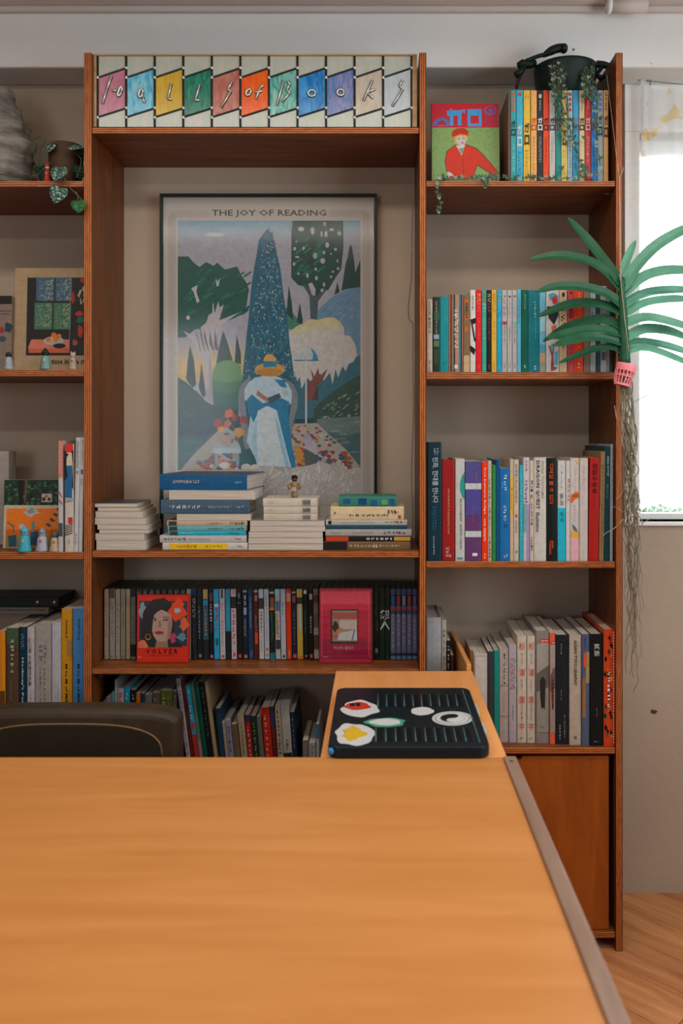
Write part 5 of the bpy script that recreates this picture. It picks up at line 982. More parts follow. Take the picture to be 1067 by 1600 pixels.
row += [(291.2, 298.6, '8c8674', 'narrow cream case just right of the portrait case', []), (299, 307.8, '20262c', 'black case with grey block letters right of portrait', [('~3', .14, .42, '8c8c88', 'r2', .5, .6), ('~4', .5, .8, '545854', 'r', .4, .2)], [(.02, .1, '1c2c44')]),
 (308.2, 316.6, '1a1e22', 'black case with grey script, beside the block lettered one', [('~8', .26, .7, '848888', 'r', .4, .4)], [(.92, .96, 'a0642c', .25, .75)]), (317, 326.2, '2c4c60', 'case with golden figure and blue band', [('~6', .3, .68, 'b08c50', 'r', .5, .4)], [(.02, .15, 'b08c54', .15, .9), (.17, .24, '2c84b0', .1, .9), (.72, 1, '1c2024')]),
 (326.6, 333.6, '16181c', 'black case with bold white lettering', [('~5', .22, .46, 'b8b0b0', 'r', .5, .6), ('~5', .48, .62, 'a04c44', 'r', .5, .35)], [(.07, .18, '5c4034', .2, .9), (.93, .97, 'b46464', .3, .8)]), (334, 343, '2c90b8', 'cyan case with large red lettering', [('~3', .27, .58, 'a82434', 'r', .5, .75)], [(.22, .26, 'b8b4b0', .1, .9), (.7, .8, '1c5c50', .3, .8)]),
 (343.4, 352.2, 'a8a4a8', 'white case with pink lettering', [('~6', .2, .53, 'b45c70', 'r', .5, .5), ('~7', .55, .8, '7c7c88', 'r', .5, .4)], [(.02, .14, '3c4044', .3, .7), (.93, .97, '8c5434', .3, .8)]), (352.6, 360.8, '2c7c9c', 'blue case fading to black at the foot', [('~9', .2, .5, '5ca4bc', 'r', .5, .4)], [(.6, 1, '16201f')]),
 (361.2, 369.8, 'b0a0a4', 'pale pink case with red lettering', [('~6', .3, .8, 'a83c50', 'r', .5, .6)], [(.12, .28, '24282a'), (.02, .09, 'b87c7c', .3, .9), (.9, .95, 'b44444', .3, .8)]), (370.2, 378.2, '161a18', 'black case with an orange dot at the foot', [('~2', .19, .22, '8c8c88', 'h', .5, .7)], [(.07, .14, '5c6468', .3, .7), (.92, .97, 'b44c30', .3, .8)]),
 (378.6, 387.6, '14202c', 'dark navy case with four small figures at top', [('THE BEATLES', .42, .67, '7c8894', 'r', .5, .35)], [(.03, .06, '5c8c9c', .2, .9), (.1, .16, '8c98a0', .4, .7), (.18, .24, '8c98a0', .4, .7), (.27, .37, '7c94ac', .3, .8), (.93, .97, 'b07430', .3, .8)]), (388, 395.8, '1c3454', 'navy case with pale lettering', [('JOHN LENNON', .12, .55, '8c98a8', 'r', .45, .4)], [(.87, .96, '3c4470', .2, .9)]),
 (396.2, 404.2, '4c1c18', 'dark red case with an orange block', [('~6', .38, .6, 'a08478', 'r', .5, .35)], [(.03, .06, 'a08c84', .2, .9), (.62, .78, 'b83c20', .25, .85), (.1, .18, '8c6c60', .3, .8)]), (404.6, 412.6, 'aca8a4', 'white case with a small portrait near its top', [('~6', .32, .62, '34343c', 'r', .5, .5), ('~4', .66, .88, '6c6c70', 'r', .5, .3)], [(.02, .12, '8cb0bc', .1, .9), (.14, .29, '3c3430')]),
 (413, 420.8, 'a0a2ac', 'pale grey blue case with fine print', [('~5', .08, .38, '54606c', 'r', .5, .25), ('~6', .4, .75, '6c747c', 'r', .5, .3)], [(.83, .87, 'a85c3c', .3, .8), (.91, .95, 'b87438', .3, .8)]), (421.2, 429.6, '141e1e', 'black case with teal lettering and teal foot', [('~7', .34, .6, '1c6c6c', 'r', .5, .5), ('~4', .62, .74, '8c8040', 'r', .5, .25)], [(.05, .08, '8c9494', .1, .9), (.13, .27, '7c4c34', .2, .9), (.27, .31, 'b0601c', .1, .9), (.9, 1, '1c6470', .05, .95)]),
 (430, 438.2, '9c9698', 'white case with mixed blue and black pictures', [('~5', .45, .7, '6c5c6c', 'r', .6, .4)], [(.02, .08, '7cacb8'), (.18, .32, '3c6470', .15, .9), (.35, .64, '8c7c50', .05, .5), (.72, .85, '2c3034', .1, .95)]), (438.6, 447, 'a09ca8', 'lilac white case with blue script', [('~4', .2, .4, '5484a0', 'r', .5, .5), ('~8', .45, .72, '54545c', 'r', .5, .12)], [(.02, .08, '6ca4b4', .1, .9), (.93, .97, '2c5450', .3, .8)]),
 (447.4, 455.6, 'b8300c', 'orange red film case', [('~3', .86, .95, 'c8b080', 'r', .5, .4)], [(.07, .19, 'a08468', .1, .9)]), (456, 463.6, '1c2030', 'midnight blue case with faint squared lettering', [('~8', .3, .8, '484c5c', 'r', .5, .6)], [(.05, .07, '8c9494', .1, .9), (.11, .2, '7c4044', .15, .85), (.92, .97, 'a04c50', .2, .9)]),
 (464, 473.4, 'a48c34', 'mustard yellow film case', [('~4', .3, .55, '9cb0b8', 'r2', .5, .5)], [(.13, .22, '2c2c28'), (.22, .6, '8c9ca0', .35, .75), (.94, .99, 'b8601c', .1, .9)]), (473.8, 481.4, '121816', 'black case with a white diamond at the top', [('~8', .3, .64, '545c58', 'r', .45, .3)], [(.03, .08, 'a8aca8', .2, .8), (.93, .96, 'a8483c', .3, .8)]),
 (481.8, 489.6, '101614', 'black case with pale vertical word in the middle', [('~5', .38, .63, 'a4b4b4', 'r', .55, .5)], [(.08, .16, '8c98a4', .3, .9), (.92, .97, 'b45050', .25, .8)]), (490, 498, '7c6048', 'tan case of small photographs left of the crimson case', [], [(.1, .2, '54382c'), (.36, .55, '5c4c48'), (.55, .65, '8c8880'), (.65, .84, '54382c'), (.86, .98, 'a49888')])]
row += [(498.6 + q * 9.9, 508 + q * 9.9, '1c2422', 'dark film case hidden behind the crimson case', []) for q, w_ in enumerate(('one', 'two', 'three', 'four', 'five', 'six', 'seven', 'eight'))]
row += [(578.4, 583.8, '4c3428', 'narrow brown case just right of the crimson case', [('~5', .3, .6, '1c1c1a', 'r', .5, .5)]), (584.2, 592.4, '141a18', 'black case with grey print right of the crimson case', [('~7', .06, .4, '545c58', 'r', .4, .3), ('~4', .45, .6, '545c58', 'r', .6, .3)], [(.84, .9, '6c6c5c', .25, .75)]), (592.8, 601.4, '16281e', 'dark green case with left half of white brush character', []), (601.8, 609.6, '16281e', 'dark green case with right half of white brush character', [('~1', .95, .97, 'a0a4a0', 'h', .5, .4)])]
sc_ = [('2c5c94', 'blue'), ('9c3440', 'red'), ('7c88a0', 'pale blue'), ('a03838', 'crimson'), ('5c5c94', 'violet')]
for q, (c, nm) in enumerate(sc_):
    u = 610 + q * 8.42; row.append((u, u + 8.0, '5c6080', 'lilac series case with %s character, %s of five at right end' % (nm, ('first', 'second', 'third', 'fourth', 'last')[q]), [('~6', .35 if q < 4 else .42, .82, 'a49c90', 'r', .5, .4)], [(.0, .07, '3c4c70'), (.08, .24, '24283c'), (.1, .23, c, .2, .8), (.26, .29, '94343c', .02, .98), (.3, .36, '34405c'), (.9, .94, '2a2a38'), (.95, .99, '4c7090')]))
for i, r_ in enumerate(row):
    u0, u1, c, lab, tx = r_[:5]; bn = r_[5] if len(r_) > 5 else ()
    ln = -.9 if 298 < u0 < 492 else 0
    vt = 919 if 'series' not in lab else 920
    o = stand(u0 - (1.0 if ln else 0) + (1.6 if ln else 0), u1 + (.6 if ln else 0), vt, z, dd, c, lab, tx, bn, 'dvd', D=.135, lean=ln, gain=g, name='film_case', cat='case', group=GD)
    if 'brush character' in lab:
        w_ = X(u1, dd) - X(u0, dd); h_ = Z(vt, dd) - z; mb = MB(); vs, fs = [], []
        for ch_, fa_, fb_ in (('怨', .30, .43), ('人', .45, .58)):
            tmp = MB(); add_text(tmp, ch_, 'h', -w_ * .88, w_ * .88, h_ * (1 - fb_), h_ * (1 - fa_), -.002)
            sft = w_ * .5 if 'left half' in lab else -w_ * .5
            bm = bmesh.new(); vv = [bm.verts.new((a_ + sft, b_, c_)) for a_, b_, c_ in tmp.v]
            for f_ in tmp.f:
                try: bm.faces.new([vv[q] for q in f_])
                except ValueError: pass
            sd_ = 1 if 'left half' in lab else -1
            bmesh.ops.bisect_plane(bm, geom=bm.verts[:] + bm.edges[:] + bm.faces[:], plane_co=(sd_ * w_ * .48, 0, 0), plane_no=(sd_, 0, 0), clear_outer=True)
            n_ = len(mb.v); bm.verts.index_update(); mb.v += [tuple(v_.co) for v_ in bm.verts]
            for f_ in bm.faces: mb.f.append(tuple(n_ + v_.index for v_ in f_.verts)); mb.m.append(0)
            bm.free()
        mb.build('spine_character', pm('b4b8b4', 1.6), o)
# two cases facing out
vz = [RC('c42c18', 215, 292, 933, 1031), RC('2c3440', 217, 292, 940, 1010), ('7c8c98', blob(222, 955, 6, 12, 14, .4, 1)), ('2a2426', [(222, 1012), (219, 985), (224, 955), (238, 938), (256, 935), (268, 945), (272, 975), (274, 1000), (286, 1012)]),
      ('a88878', [(237, 968), (243, 958), (255, 952), (266, 958), (269, 975), (267, 990), (261, 1003), (255, 1008), (247, 1005), (240, 995), (236, 982)]), ('94705f', [(262, 960), (269, 975), (267, 990), (258, 1007), (262, 985)]), ('8a6a5c', [(244, 1003), (262, 1003), (262, 1012), (242, 1012)]), ('2a2426', [(222, 960), (238, 940), (258, 940), (268, 950), (262, 958), (250, 953), (240, 962), (237, 985), (230, 1000)]),
      ('3a2a26', [(233.5, 968), (241, 965.5), (244, 967), (240, 966.8)]), ('221c1c', ov(240, 969.5, 4, 1.7, 12)[:-1]), ('221c1c', ov(258, 969.5, 4, 1.7, 12)[:-1]), ('3a2a26', [(252.5, 966), (258, 964.5), (265, 966), (258, 966)]), ('b0b4b0', ov(239.5, 969.7, 1.2, .9, 8)[:-1]), ('b0b4b0', ov(257.5, 969.7, 1.2, .9, 8)[:-1]), ('8a6656', [(248, 970), (250, 970), (251.5, 980.5), (246.5, 980.5)]), ('a02c2c', ov(248.5, 989.5, 7, 2.9, 14)[:-1]), ('6c1c20', [(242, 989.5), (255, 989.3), (255, 990), (242, 990)]),
      ('d04420', blob(277, 954, 13, 16, 20, .35, 2)), ('8ca8b0', blob(276, 955, 5, 4, 12, .3, 3)), ('c45c3c', blob(287, 976, 7, 10, 14, .4, 4)), ('a43c60', blob(270, 998, 5, 8, 14, .4, 5)), ('5c7c8c', blob(284, 996, 7, 6, 14, .4, 6)), ('cc6c44', blob(222, 1010, 8, 9, 14, .4, 7)), ('a86c7c', ov(222, 1011, 3, 3, 10)[:-1]), RC('c82c14', 214, 293, 1013, 1032), ('b07c4c', ov(231, 996, 4.5, 5, 14)[:-1]), ('2a2426', ov(231, 995.5, 3.5, 4, 14)[:-1])]
z = SHELF['C3']
panel('film_case', 'case', 'red case with a portrait of a dark haired woman, face out', 213, 294.5, 930.5, z, 2.302, .016, 'b82818', vz, 2.0, 1.55, [('V O L V E R', 228, 278, 1014, 1022, '281414'), ('~12', 232, 272, 1023.5, 1025.5, '7c1810'), ('~2', 216, 221, 1026, 1028, 'd8b0a8')])
hz = [RC('b8203c', 501, 578, 925, 1030), RC('a81038', 501, 578, 955, 1030), RC('8c0c34', 501, 578, 1000, 1030), RC('c43c50', 501, 578, 925, 945), RC('1c1a1a', 516.5, 559.5, 953, 1006), RC('8c7c70', 519, 558, 955, 1003), RC('9c4c44', 520, 558, 958, 968), RC('b0a89c', 530, 557, 970, 984), ('28201e', blob(524, 980, 5, 8, 14, .3, 1)), ('b07858', blob(531, 987, 6, 5, 12, .3, 2)), ('b4b4b0', [(530, 990), (557, 984), (558, 1001), (527, 1001)]), ('3c5c80', [(553, 985), (555, 985), (551, 1001), (549, 1001)]), ('a85c4c', [(519, 993), (527, 991), (528, 997), (519, 998)]), RC('c46070', 502.5, 503.3, 928, 1027), RC('c46070', 575.8, 576.6, 928, 1027)]
o = panel('film_case', 'case', 'crimson case with a small framed photograph, face out', 499, 580.5, 921.5, z, 2.302, .015, 'a81838', hz, 2.0, 1.55, [('하나와 앨리스', 521, 553, 1010, 1015.5, 'c8a8ac'), ('~2', 506, 513, 1025, 1028, 'b8a0a8')])
wrap, N, L, b = new_mat('clear_wrap'); N.remove(b); tr = N.new('ShaderNodeBsdfTransparent'); gl = N.new('ShaderNodeBsdfGlossy'); gl.inputs['Roughness'].default_value = .18; mx = N.new('ShaderNodeMixShader'); mx.inputs[0].default_value = .10
tcn = N.new('ShaderNodeTexCoord'); nzn = N.new('ShaderNodeTexNoise'); mpn = N.new('ShaderNodeMapping'); mpn.inputs['Scale'].default_value = (14, 10, 60); nzn.inputs['Scale'].default_value = 1.2; bpn = N.new('ShaderNodeBump'); bpn.inputs['Strength'].default_value = .8; bpn.inputs['Distance'].default_value = .004
L.new(tcn.outputs['Object'], mpn.inputs[0]); L.new(mpn.outputs[0], nzn.inputs[0]); L.new(nzn.outputs[0], bpn.inputs['Height']); L.new(bpn.outputs[0], gl.inputs['Normal']); L.new(tr.outputs[0], mx.inputs[1]); L.new(gl.outputs[0], mx.inputs[2]); L.new(mx.outputs[0], N['Material Output'].inputs[0])
hw_ = (X(580.5, 2.302) - X(499, 2.302)) / 2; hh_ = Z(921.5, 2.302) - z
MB().box(-hw_ - .001, hw_ + .001, -.0035, .0165, 0.0002, hh_ + .002).build('plastic_wrap', wrap, o)

# ---- centre: lowest row, partly hidden by table and chair
z = SHELF['C4']; g = 1.45; dl = 2.305; GB = 'books on the lowest centre shelf'
row = [(157.5, 163.6, 1099, '5c98a0', 'small pale teal book at the left end of lowest centre shelf', 0), (165, 173.4, 1090, '847088', 'lilac book near the left end of lowest centre shelf', 0), (174, 178.6, 1082, '54989c', 'aqua book third from left on lowest centre shelf', 0), (179, 183.2, 1062, 'a09c98', 'tall thin white book standing out on lowest centre shelf', 0), (183.6, 193.2, 1075.6, 'b0a0a4', 'white book with pink and red lettering, lowest centre shelf', 0, [('~4', .05, .5, 'a83c4c', 'r', .5, .6)]), (193.6, 202.8, 1073.7, '1c90b0', 'cyan book on the lowest centre shelf', 0, [('~5', .06, .6, 'a0ccd4', 'r', .5, .4)]), (203.4, 212, 1078, '1c1e20', 'black book with white letters left of the orange one', 0, [('~3', .05, .4, 'a4a49c', 'r', .5, .6)]),
 (212.4, 219, 1083.5, 'c06420', 'orange book on the lowest centre shelf', 0), (219.6, 225.2, 1084, '1c384c', 'dark blue book right of the orange one, lowest shelf', 0), (225.6, 237.2, 1086, '686864', 'grey book behind the chair on lowest centre shelf', 0), (237.6, 249.6, 1082.7, '5c4c3c', 'brown book with pale lettering behind the chair', 0, [('~5', .06, .6, '98887a', 'r2', .5, .5)]), (250, 268.8, 1079, '50601c', 'thick olive green book behind the chair', 0, [('~4', .05, .4, 'a0a87c', 'r', .3, .3), ('~5', .06, .5, '8c9860', 'r', .7, .14)]), (269.2, 276.2, 1080, '4c4844', 'dark grey brown book right of the olive one', 0, [('~5', .05, .5, '8c8884', 'r2', .5, .5)])]
row += [(294, 301, 1059.3, '9c98a0', 'tall leaning white book right of the chair', -7.5, [('~8', .04, .8, '6c5458', 'r', .5, .4)]), (301.6, 306.6, 1062.5, '5c201c', 'leaning dark red book right of the tall white one', -7.5), (307.2, 315, 1070, '2890b4', 'leaning cyan book with red lower half', -7.5, [('~3', .06, .4, 'b0ccd4', 'r', .5, .5)], [(.56, 1, 'a8302c'), (.42, .5, 'a83c34', .2, .8)]), (315.5, 320.6, 1068, '54705c', 'leaning grey green book right of the cyan one', -7.5, [], [(.62, .95, '8c7c6c')]), (321.2, 328.2, 1068.5, '0c5044', 'leaning deep green book right of the chair', -7.5), (328.8, 337.2, 1065, '161a1a', 'leaning black book with faint lettering, lowest shelf', -7.5, [('~7', .05, .6, '5c6460', 'r', .5, .35)]), (337.8, 343.4, 1064, 'a08c6c', 'tall leaning cream book, lowest centre shelf', -7.5),
 (346.5, 354.6, 1107, '1c3c58', 'leaning navy book left of the thin cream one', -6), (355, 359.6, 1127.6, 'a09480', 'thin leaning cream book, lowest centre shelf', -6), (360, 368.4, 1124.6, '8c88a0', 'leaning lilac white book, lowest centre shelf', -6, [('~5', .1, .6, '44447c', 'r', .5, .5)]), (369, 378.6, 1131.5, '6c5c4c', 'leaning taupe book, lowest centre shelf', -6, [('~6', .06, .5, '8c4c3c', 'r', .5, .4)]), (379.2, 389.2, 1116.8, 'a4967c', 'leaning cream book left of the red one with dark top', -5.5, [('~6', .1, .7, '6c604c', 'r', .5, .3)]), (389.6, 398, 1117, '9c2420', 'leaning red book with navy top', -5, [('~5', .2, .7, 'c8a498', 'r', .5, .5)], [(.0, .12, '28344c')]), (398.6, 407.6, 1118.7, '14342c', 'leaning dark green book with yellow lettering', -5, [('~5', .12, .8, 'a4a43c', 'r', .5, .4)]), (408, 415.4, 1119.7, '64605c', 'leaning plain grey book, lowest centre shelf', -5),
 (416, 428.6, 1106, 'b0281c', 'thick leaning scarlet book, lowest centre shelf', -4.5, [('~6', .1, .95, 'd89c90', 'r', .4, .4)]), (429, 435.6, 1104, '5c1c20', 'leaning maroon book with navy patch at top', -4.5, [('~6', .3, .8, '8c4444', 'r', .5, .5)], [(.02, .3, '24345c')]), (436, 444.6, 1105, 'a49c88', 'leaning cream book with dark scribbled lettering', -4, [('~7', .05, .7, '3c342c', 'r', .5, .5)]), (445, 458.8, 1103, 'a4a4a0', 'leaning white book with black foot', -4, [('~2', .5, .65, '4c4c4c', 'r', .5, .4)], [(.7, 1, '1c2420')]), (459.2, 466.4, 1112.8, '14283c', 'leaning dark blue book with pale lettering, lowest shelf', -4, [('~5', .1, .6, '8c98a4', 'r', .5, .3)]),
 (472.6, 481.4, 1157, '7c7268', 'short taupe book near the desk, lowest centre shelf', 0), (482, 493, 1161, '9c9c98', 'short grey white book near the desk, lowest centre shelf', 0, [('~2', .1, .5, '5c5c5c', 'r', .5, .4)]), (494, 498.4, 1130.5, 'a4a8a8', 'thin white and blue book beside the desk edge', 0, [], [(.02, .3, '2c6c90')])]
for r_ in row:
    u0, u1, vt, c, lab, ln = r_[:6]; stand(u0, u1, vt, z, dl, c, lab, r_[6] if len(r_) > 6 else (), r_[7] if len(r_) > 7 else (), 'soft', D=.17, lean=ln, gain=g, group=GB)

# ---- right bay: face-out comic on the top shelf
z = SHELF['R1']
gz = [RC('b81c30', 674.5, 779, 160, 198.5), RC('7c9c5c', 675, 780.5, 198.5, 281)]
def g8(x, y): return (660 + x / 7.62, 140 + y / 7.62)
def PZ(c, pts): gz.append((c, [g8(*p) for p in pts]))
PZ('3a94cc', [(290, 240), (330, 240), (330, 215), (350, 215), (350, 235), (465, 235), (465, 420), (425, 420), (425, 300), (370, 300), (370, 420), (330, 420), (330, 305), (300, 305)]); PZ('3a94cc', [(462, 225), (482, 225), (482, 270), (468, 270)]); PZ('3a94cc', [(490, 222), (510, 222), (510, 268), (496, 268)])
PZ('3a94cc', [(540, 222), (708, 222), (708, 430), (540, 430)]); PZ('b81c30', [(575, 300), (675, 300), (675, 398), (575, 398)])
PZ('4a6cac', ov(812, 235, 72, 62, 24)[:-1]); PZ('b81c40', ov(815, 228, 55, 46, 24)[:-1]); PZ('4a6cac', ov(820, 235, 24, 24, 12)[:-1]); PZ('4a6cac', [(115, 425), (140, 365), (235, 315), (315, 360), (325, 425)]); PZ('a02440', [(165, 400), (235, 350), (290, 390), (280, 415), (180, 415)])
for q in range(5): PZ('8c3460', [(760, 345 + q * 18), (890, 345 + q * 18), (890, 352 + q * 18), (760, 352 + q * 18)])
rd = random.Random(5)
for q in range(120):
    x, y = rd.uniform(125, 905), rd.uniform(455, 1040); a = rd.uniform(0, 6.28); l_ = rd.uniform(8, 26); w_ = 3
    PZ(rd.choice(['2c3c28', '3c4c30', '24342c']), [(x, y), (x + l_ * math.cos(a), y + l_ * math.sin(a)), (x + l_ * math.cos(a) + w_, y + l_ * math.sin(a) + w_), (x + w_, y + w_)])
PZ('5c2a18', [(385, 655), (290, 730), (265, 850), (285, 980), (330, 1060), (600, 1072), (655, 905), (800, 1000), (840, 1025), (925, 1010), (735, 780), (640, 690), (525, 648)])
PZ('c42c14', [(385, 662), (300, 735), (275, 850), (293, 975), (338, 1060), (595, 1068), (650, 890), (805, 990), (840, 1015), (910, 1000), (730, 788), (635, 700), (525, 656)])
PZ('c4c0b8', [(400, 660), (510, 655), (468, 785)]); PZ('b8b4ac', [(400, 530), (525, 525), (530, 600), (500, 655), (440, 665), (400, 620)]); PZ('6c8c84', [(430, 700), (500, 690), (465, 770)])
PZ('c89c30', [(375, 555), (420, 530), (520, 525), (548, 560), (545, 610), (525, 600), (515, 545), (420, 550), (395, 590), (405, 650), (380, 630)]); PZ('b82414', [(350, 545), (355, 490), (410, 455), (500, 450), (548, 490), (545, 540), (450, 525), (370, 560)])
PZ('a03430', ov(480, 630, 16, 7, 10)[:-1]); PZ('2c2c2c', ov(435, 582, 16, 5, 10)[:-1]); PZ('2c2c2c', ov(495, 572, 14, 5, 10)[:-1]); PZ('8c200c', [(480, 790), (488, 790), (492, 1060), (484, 1060)]); PZ('c4b8ac', [(295, 980), (330, 985), (375, 1025), (295, 1040)])
panel('magazine', 'magazine', 'comic magazine with a woman in red jacket, face out', 674, 780.8, 160, z, 2.31, .012, '7c6c4c', gz, 2.5, 1.75)

# ================================================================== BLACK POT ON THE MAGAZINES
mz = Z(141.2, 2.272) + .0008; pdp = 2.355
pt = thing('cooking_pot', 'black cast iron pot with lug handles on the magazine row', 'pot', (X(883, pdp), pdp, mz))
IR = pm('12211f', 1.9, .42, .15, 40, bump=.1)
pr = (X(931, pdp) - X(835, pdp)) / 2; ph = Z(96, pdp - .05) - mz
MB().lathe([(pr * .86, 0), (pr * .92, .006), (pr * .97, ph * .5), (pr, ph * .92), (pr * 1.03, ph), (pr * .95, ph), (pr * .92, ph * .9), (pr * .84, ph * .16), (.002, ph * .14)], 32).build('body', IR, pt, smooth=True)
MB().lathe([(pr * .93, ph * .78), (pr * .5, ph * .82), (.002, ph * .84)], 24).build('soil', pm('2c261e', 1.2, .9, .3, 80), pt)
def pl(u, v, y=0.): return (X(u, pdp) - X(883, pdp), y, Z(v, pdp) - mz)
for nm, pts, r_ in (('lug_handle', [(836, 102), (826, 104), (815, 103), (808, 106)], [.010, .011, .013, .009]), ('lug_handle', [(930, 103), (940, 104), (948, 106), (951, 108)], [.010, .010, .009, .006])):
    MB().tube([pl(u, v, -.012) for u, v in pts], r_, 10).build(nm, IR, pt, smooth=True)
MB().tube([pl(u, v, -.014) for u, v in ((940, 106), (934, 114), (930, 120), (937, 126), (942, 122))], [.006, .006, .007, .009, .006], 8).build('latch', IR, pt, smooth=True)
MB().tube([pl(u, v, -.014) for u, v in ((818, 106), (812, 116), (804, 121))], [.008, .009, .010], 8).build('latch', IR, pt, smooth=True)
MB().tube([pl(u, v, -.012) for u, v in ((812, 120), (808, 130), (806, 141))], .0045, 8).build('latch_rod', pm('3a2a22', 1.3, .5), pt, smooth=True)
MB().tube(smooth_pts([pl(u, v, -.02) for u, v in ((820, 100), (838, 93), (852, 89), (866, 84), (876, 80))]), [.0055] * 24 + [.012], 8).build('bail_handle', IR, pt, smooth=True)
MB().tube(smooth_pts([pl(u, v, -.02) for u, v in ((845, 93), (856, 86), (868, 81), (878, 80))], 5), [.004, .006, .008, .009, .010, .011, .012, .012, .012, .012, .012, .012, .012, .012, .012, .011], 8).build('lid_lever', IR, pt, smooth=True)
MB().ball(pl(878, 82, -.024), .0135, 14, 10, sx=.8).build('knob', IR, pt, smooth=True)
# trailing vine growing in the pot
vn = thing('trailing_vine', 'string of hearts vine trailing from the black pot over magazines', 'plant', (X(883, pdp), pdp, mz + ph * .85))
vo = Vector((X(883, pdp), pdp, mz + ph * .85)); rd = random.Random(12)
STEM = pm('4a5040', 2.0, .6); LEAF = pm('3c5846', 2.1, .45, .3, 60); LEAFP = pm('7c8f7c', 1.9, .5, .2, 60)
leafs = MB()
def heart(mb, p, s, nrm, up, mi=0):
    nrm = Vector(nrm).normalized(); up = Vector(up); up = (up - nrm * up.dot(nrm)).normalized(); sd = nrm.cross(up)
    o2 = [(0, .1), (.3, .38), (.55, .3), (.55, -.05), (.3, -.42), (0, -.75), (-.3, -.42), (-.55, -.05), (-.55, .3), (-.3, .38)]
    mb.prism([Vector(p) + sd * a * s + up * b2 * s + nrm * (abs(a) * s * .18) for a, b2 in o2], nrm * -.0003, nrm * .0003, mi)
vines = [[(864, 94, 2.30), (866, 120, 2.262), (867, 150, 2.256), (873, 190, 2.257), (883, 212, 2.258), (897, 228, 2.258), (905, 252, 2.258), (914, 268, 2.257)],
 [(867, 93, 2.30), (870, 118, 2.262), (874, 150, 2.255), (878, 176, 2.257), (882, 200, 2.258)], [(872, 94, 2.30), (876, 112, 2.262), (873, 148, 2.256), (884, 190, 2.257), (893, 206, 2.258), (899, 236, 2.258)], [(878, 95, 2.30), (880, 120, 2.262), (882, 150, 2.256), (889, 196, 2.257), (892, 215, 2.257)],
 [(861, 94, 2.30), (863, 118, 2.262), (864, 142, 2.256), (868, 160, 2.257)],
 [(913, 98, 2.30), (915, 118, 2.265), (918, 138, 2.256), (926, 160, 2.256), (930, 196, 2.257), (934, 235, 2.257), (940, 270, 2.257)], [(918, 98, 2.30), (920, 122, 2.265), (922, 148, 2.256), (916, 152, 2.256), (912, 150, 2.256)], [(923, 98, 2.30), (925, 120, 2.265), (928, 146, 2.256), (933, 150, 2.256)], [(909, 98, 2.30), (911, 120, 2.265), (914, 140, 2.256)],
 [(930, 160, 2.256), (928, 190, 2.257), (931, 205, 2.257), (933, 250, 2.257)],
 [(684, 283, 2.243), (690, 279, 2.262), (700, 279, 2.262), (730, 279.5, 2.262), (760, 278, 2.262), (772, 277, 2.262), (800, 279, 2.258), (830, 277, 2.257), (868, 279, 2.257), (905, 276, 2.257), (930, 274, 2.257)], [(686, 281, 2.25), (684, 300, 2.238), (687, 318, 2.238), (686, 334, 2.238)], [(757, 279, 2.255), (759, 286, 2.240), (760, 292, 2.239)]]
for vi, pts in enumerate(vines):
    sp_ = smooth_pts([P(u, v, d_) - vo for u, v, d_ in pts], 8)
    mb = MB(); mb.tube(sp_, .0009, 5); mb.build('stem', STEM, vn)
    if vi < 9:
        for q in range(5):
            mb = MB(); mb.tube([p + Vector((.003 * math.sin(i * .7 + q) + (q - 2) * .0022, -.002 - .001 * q, 0)) for i, p in enumerate(sp_[:14 + 3 * q])], .0007, 4); mb.build('stem', STEM, vn)
    step = 3 if vi not in (10,) else 2
    for i in range(4 if vi < 9 else 0, len(sp_), step):
        for _ in range(2 if rd.random() < .6 else 1):
            p = sp_[i] + Vector((rd.uniform(-.006, .006), rd.uniform(-.006, -.001), rd.uniform(-.004, .006)))
            if vi == 10: p.z = max(p.z, SHELF['R1'] + .006 - vo.z)
            heart(leafs, p, rd.uniform(.006, .0115), (rd.uniform(-.6, .6), -1, rd.uniform(-.3, .6)), (rd.uniform(-.6, .6), 0, 1), 1 if rd.random() < .25 else 0)
o = leafs.build('leaves', [LEAF, LEAFP], vn); o['kind'] = 'stuff'
for u, v, d_, s_ in ((867, 150, 2.253, .017), (877, 124, 2.258, .014), (880, 152, 2.252, .013), (921, 150, 2.253, .017), (914, 148, 2.253, .014), (930, 152, 2.253, .013), (689, 276, 2.252, .018), (746, 275, 2.258, .013), (771, 275, 2.256, .017), (806, 276, 2.256, .012), (833, 277, 2.255, .012), (877, 262, 2.255, .013), (914, 262, 2.254, .017), (905, 268, 2.254, .012), (929, 192, 2.254, .012), (899, 196, 2.254, .014), (893, 186, 2.254, .012), (911, 214, 2.254, .010)):
    mb = MB(); heart(mb, P(u, v, d_) - vo, s_, (rd.uniform(-.4, .4), -1, .3), (rd.uniform(-.4, .4), 0, 1)); mb.build('large_leaf', LEAF, vn)

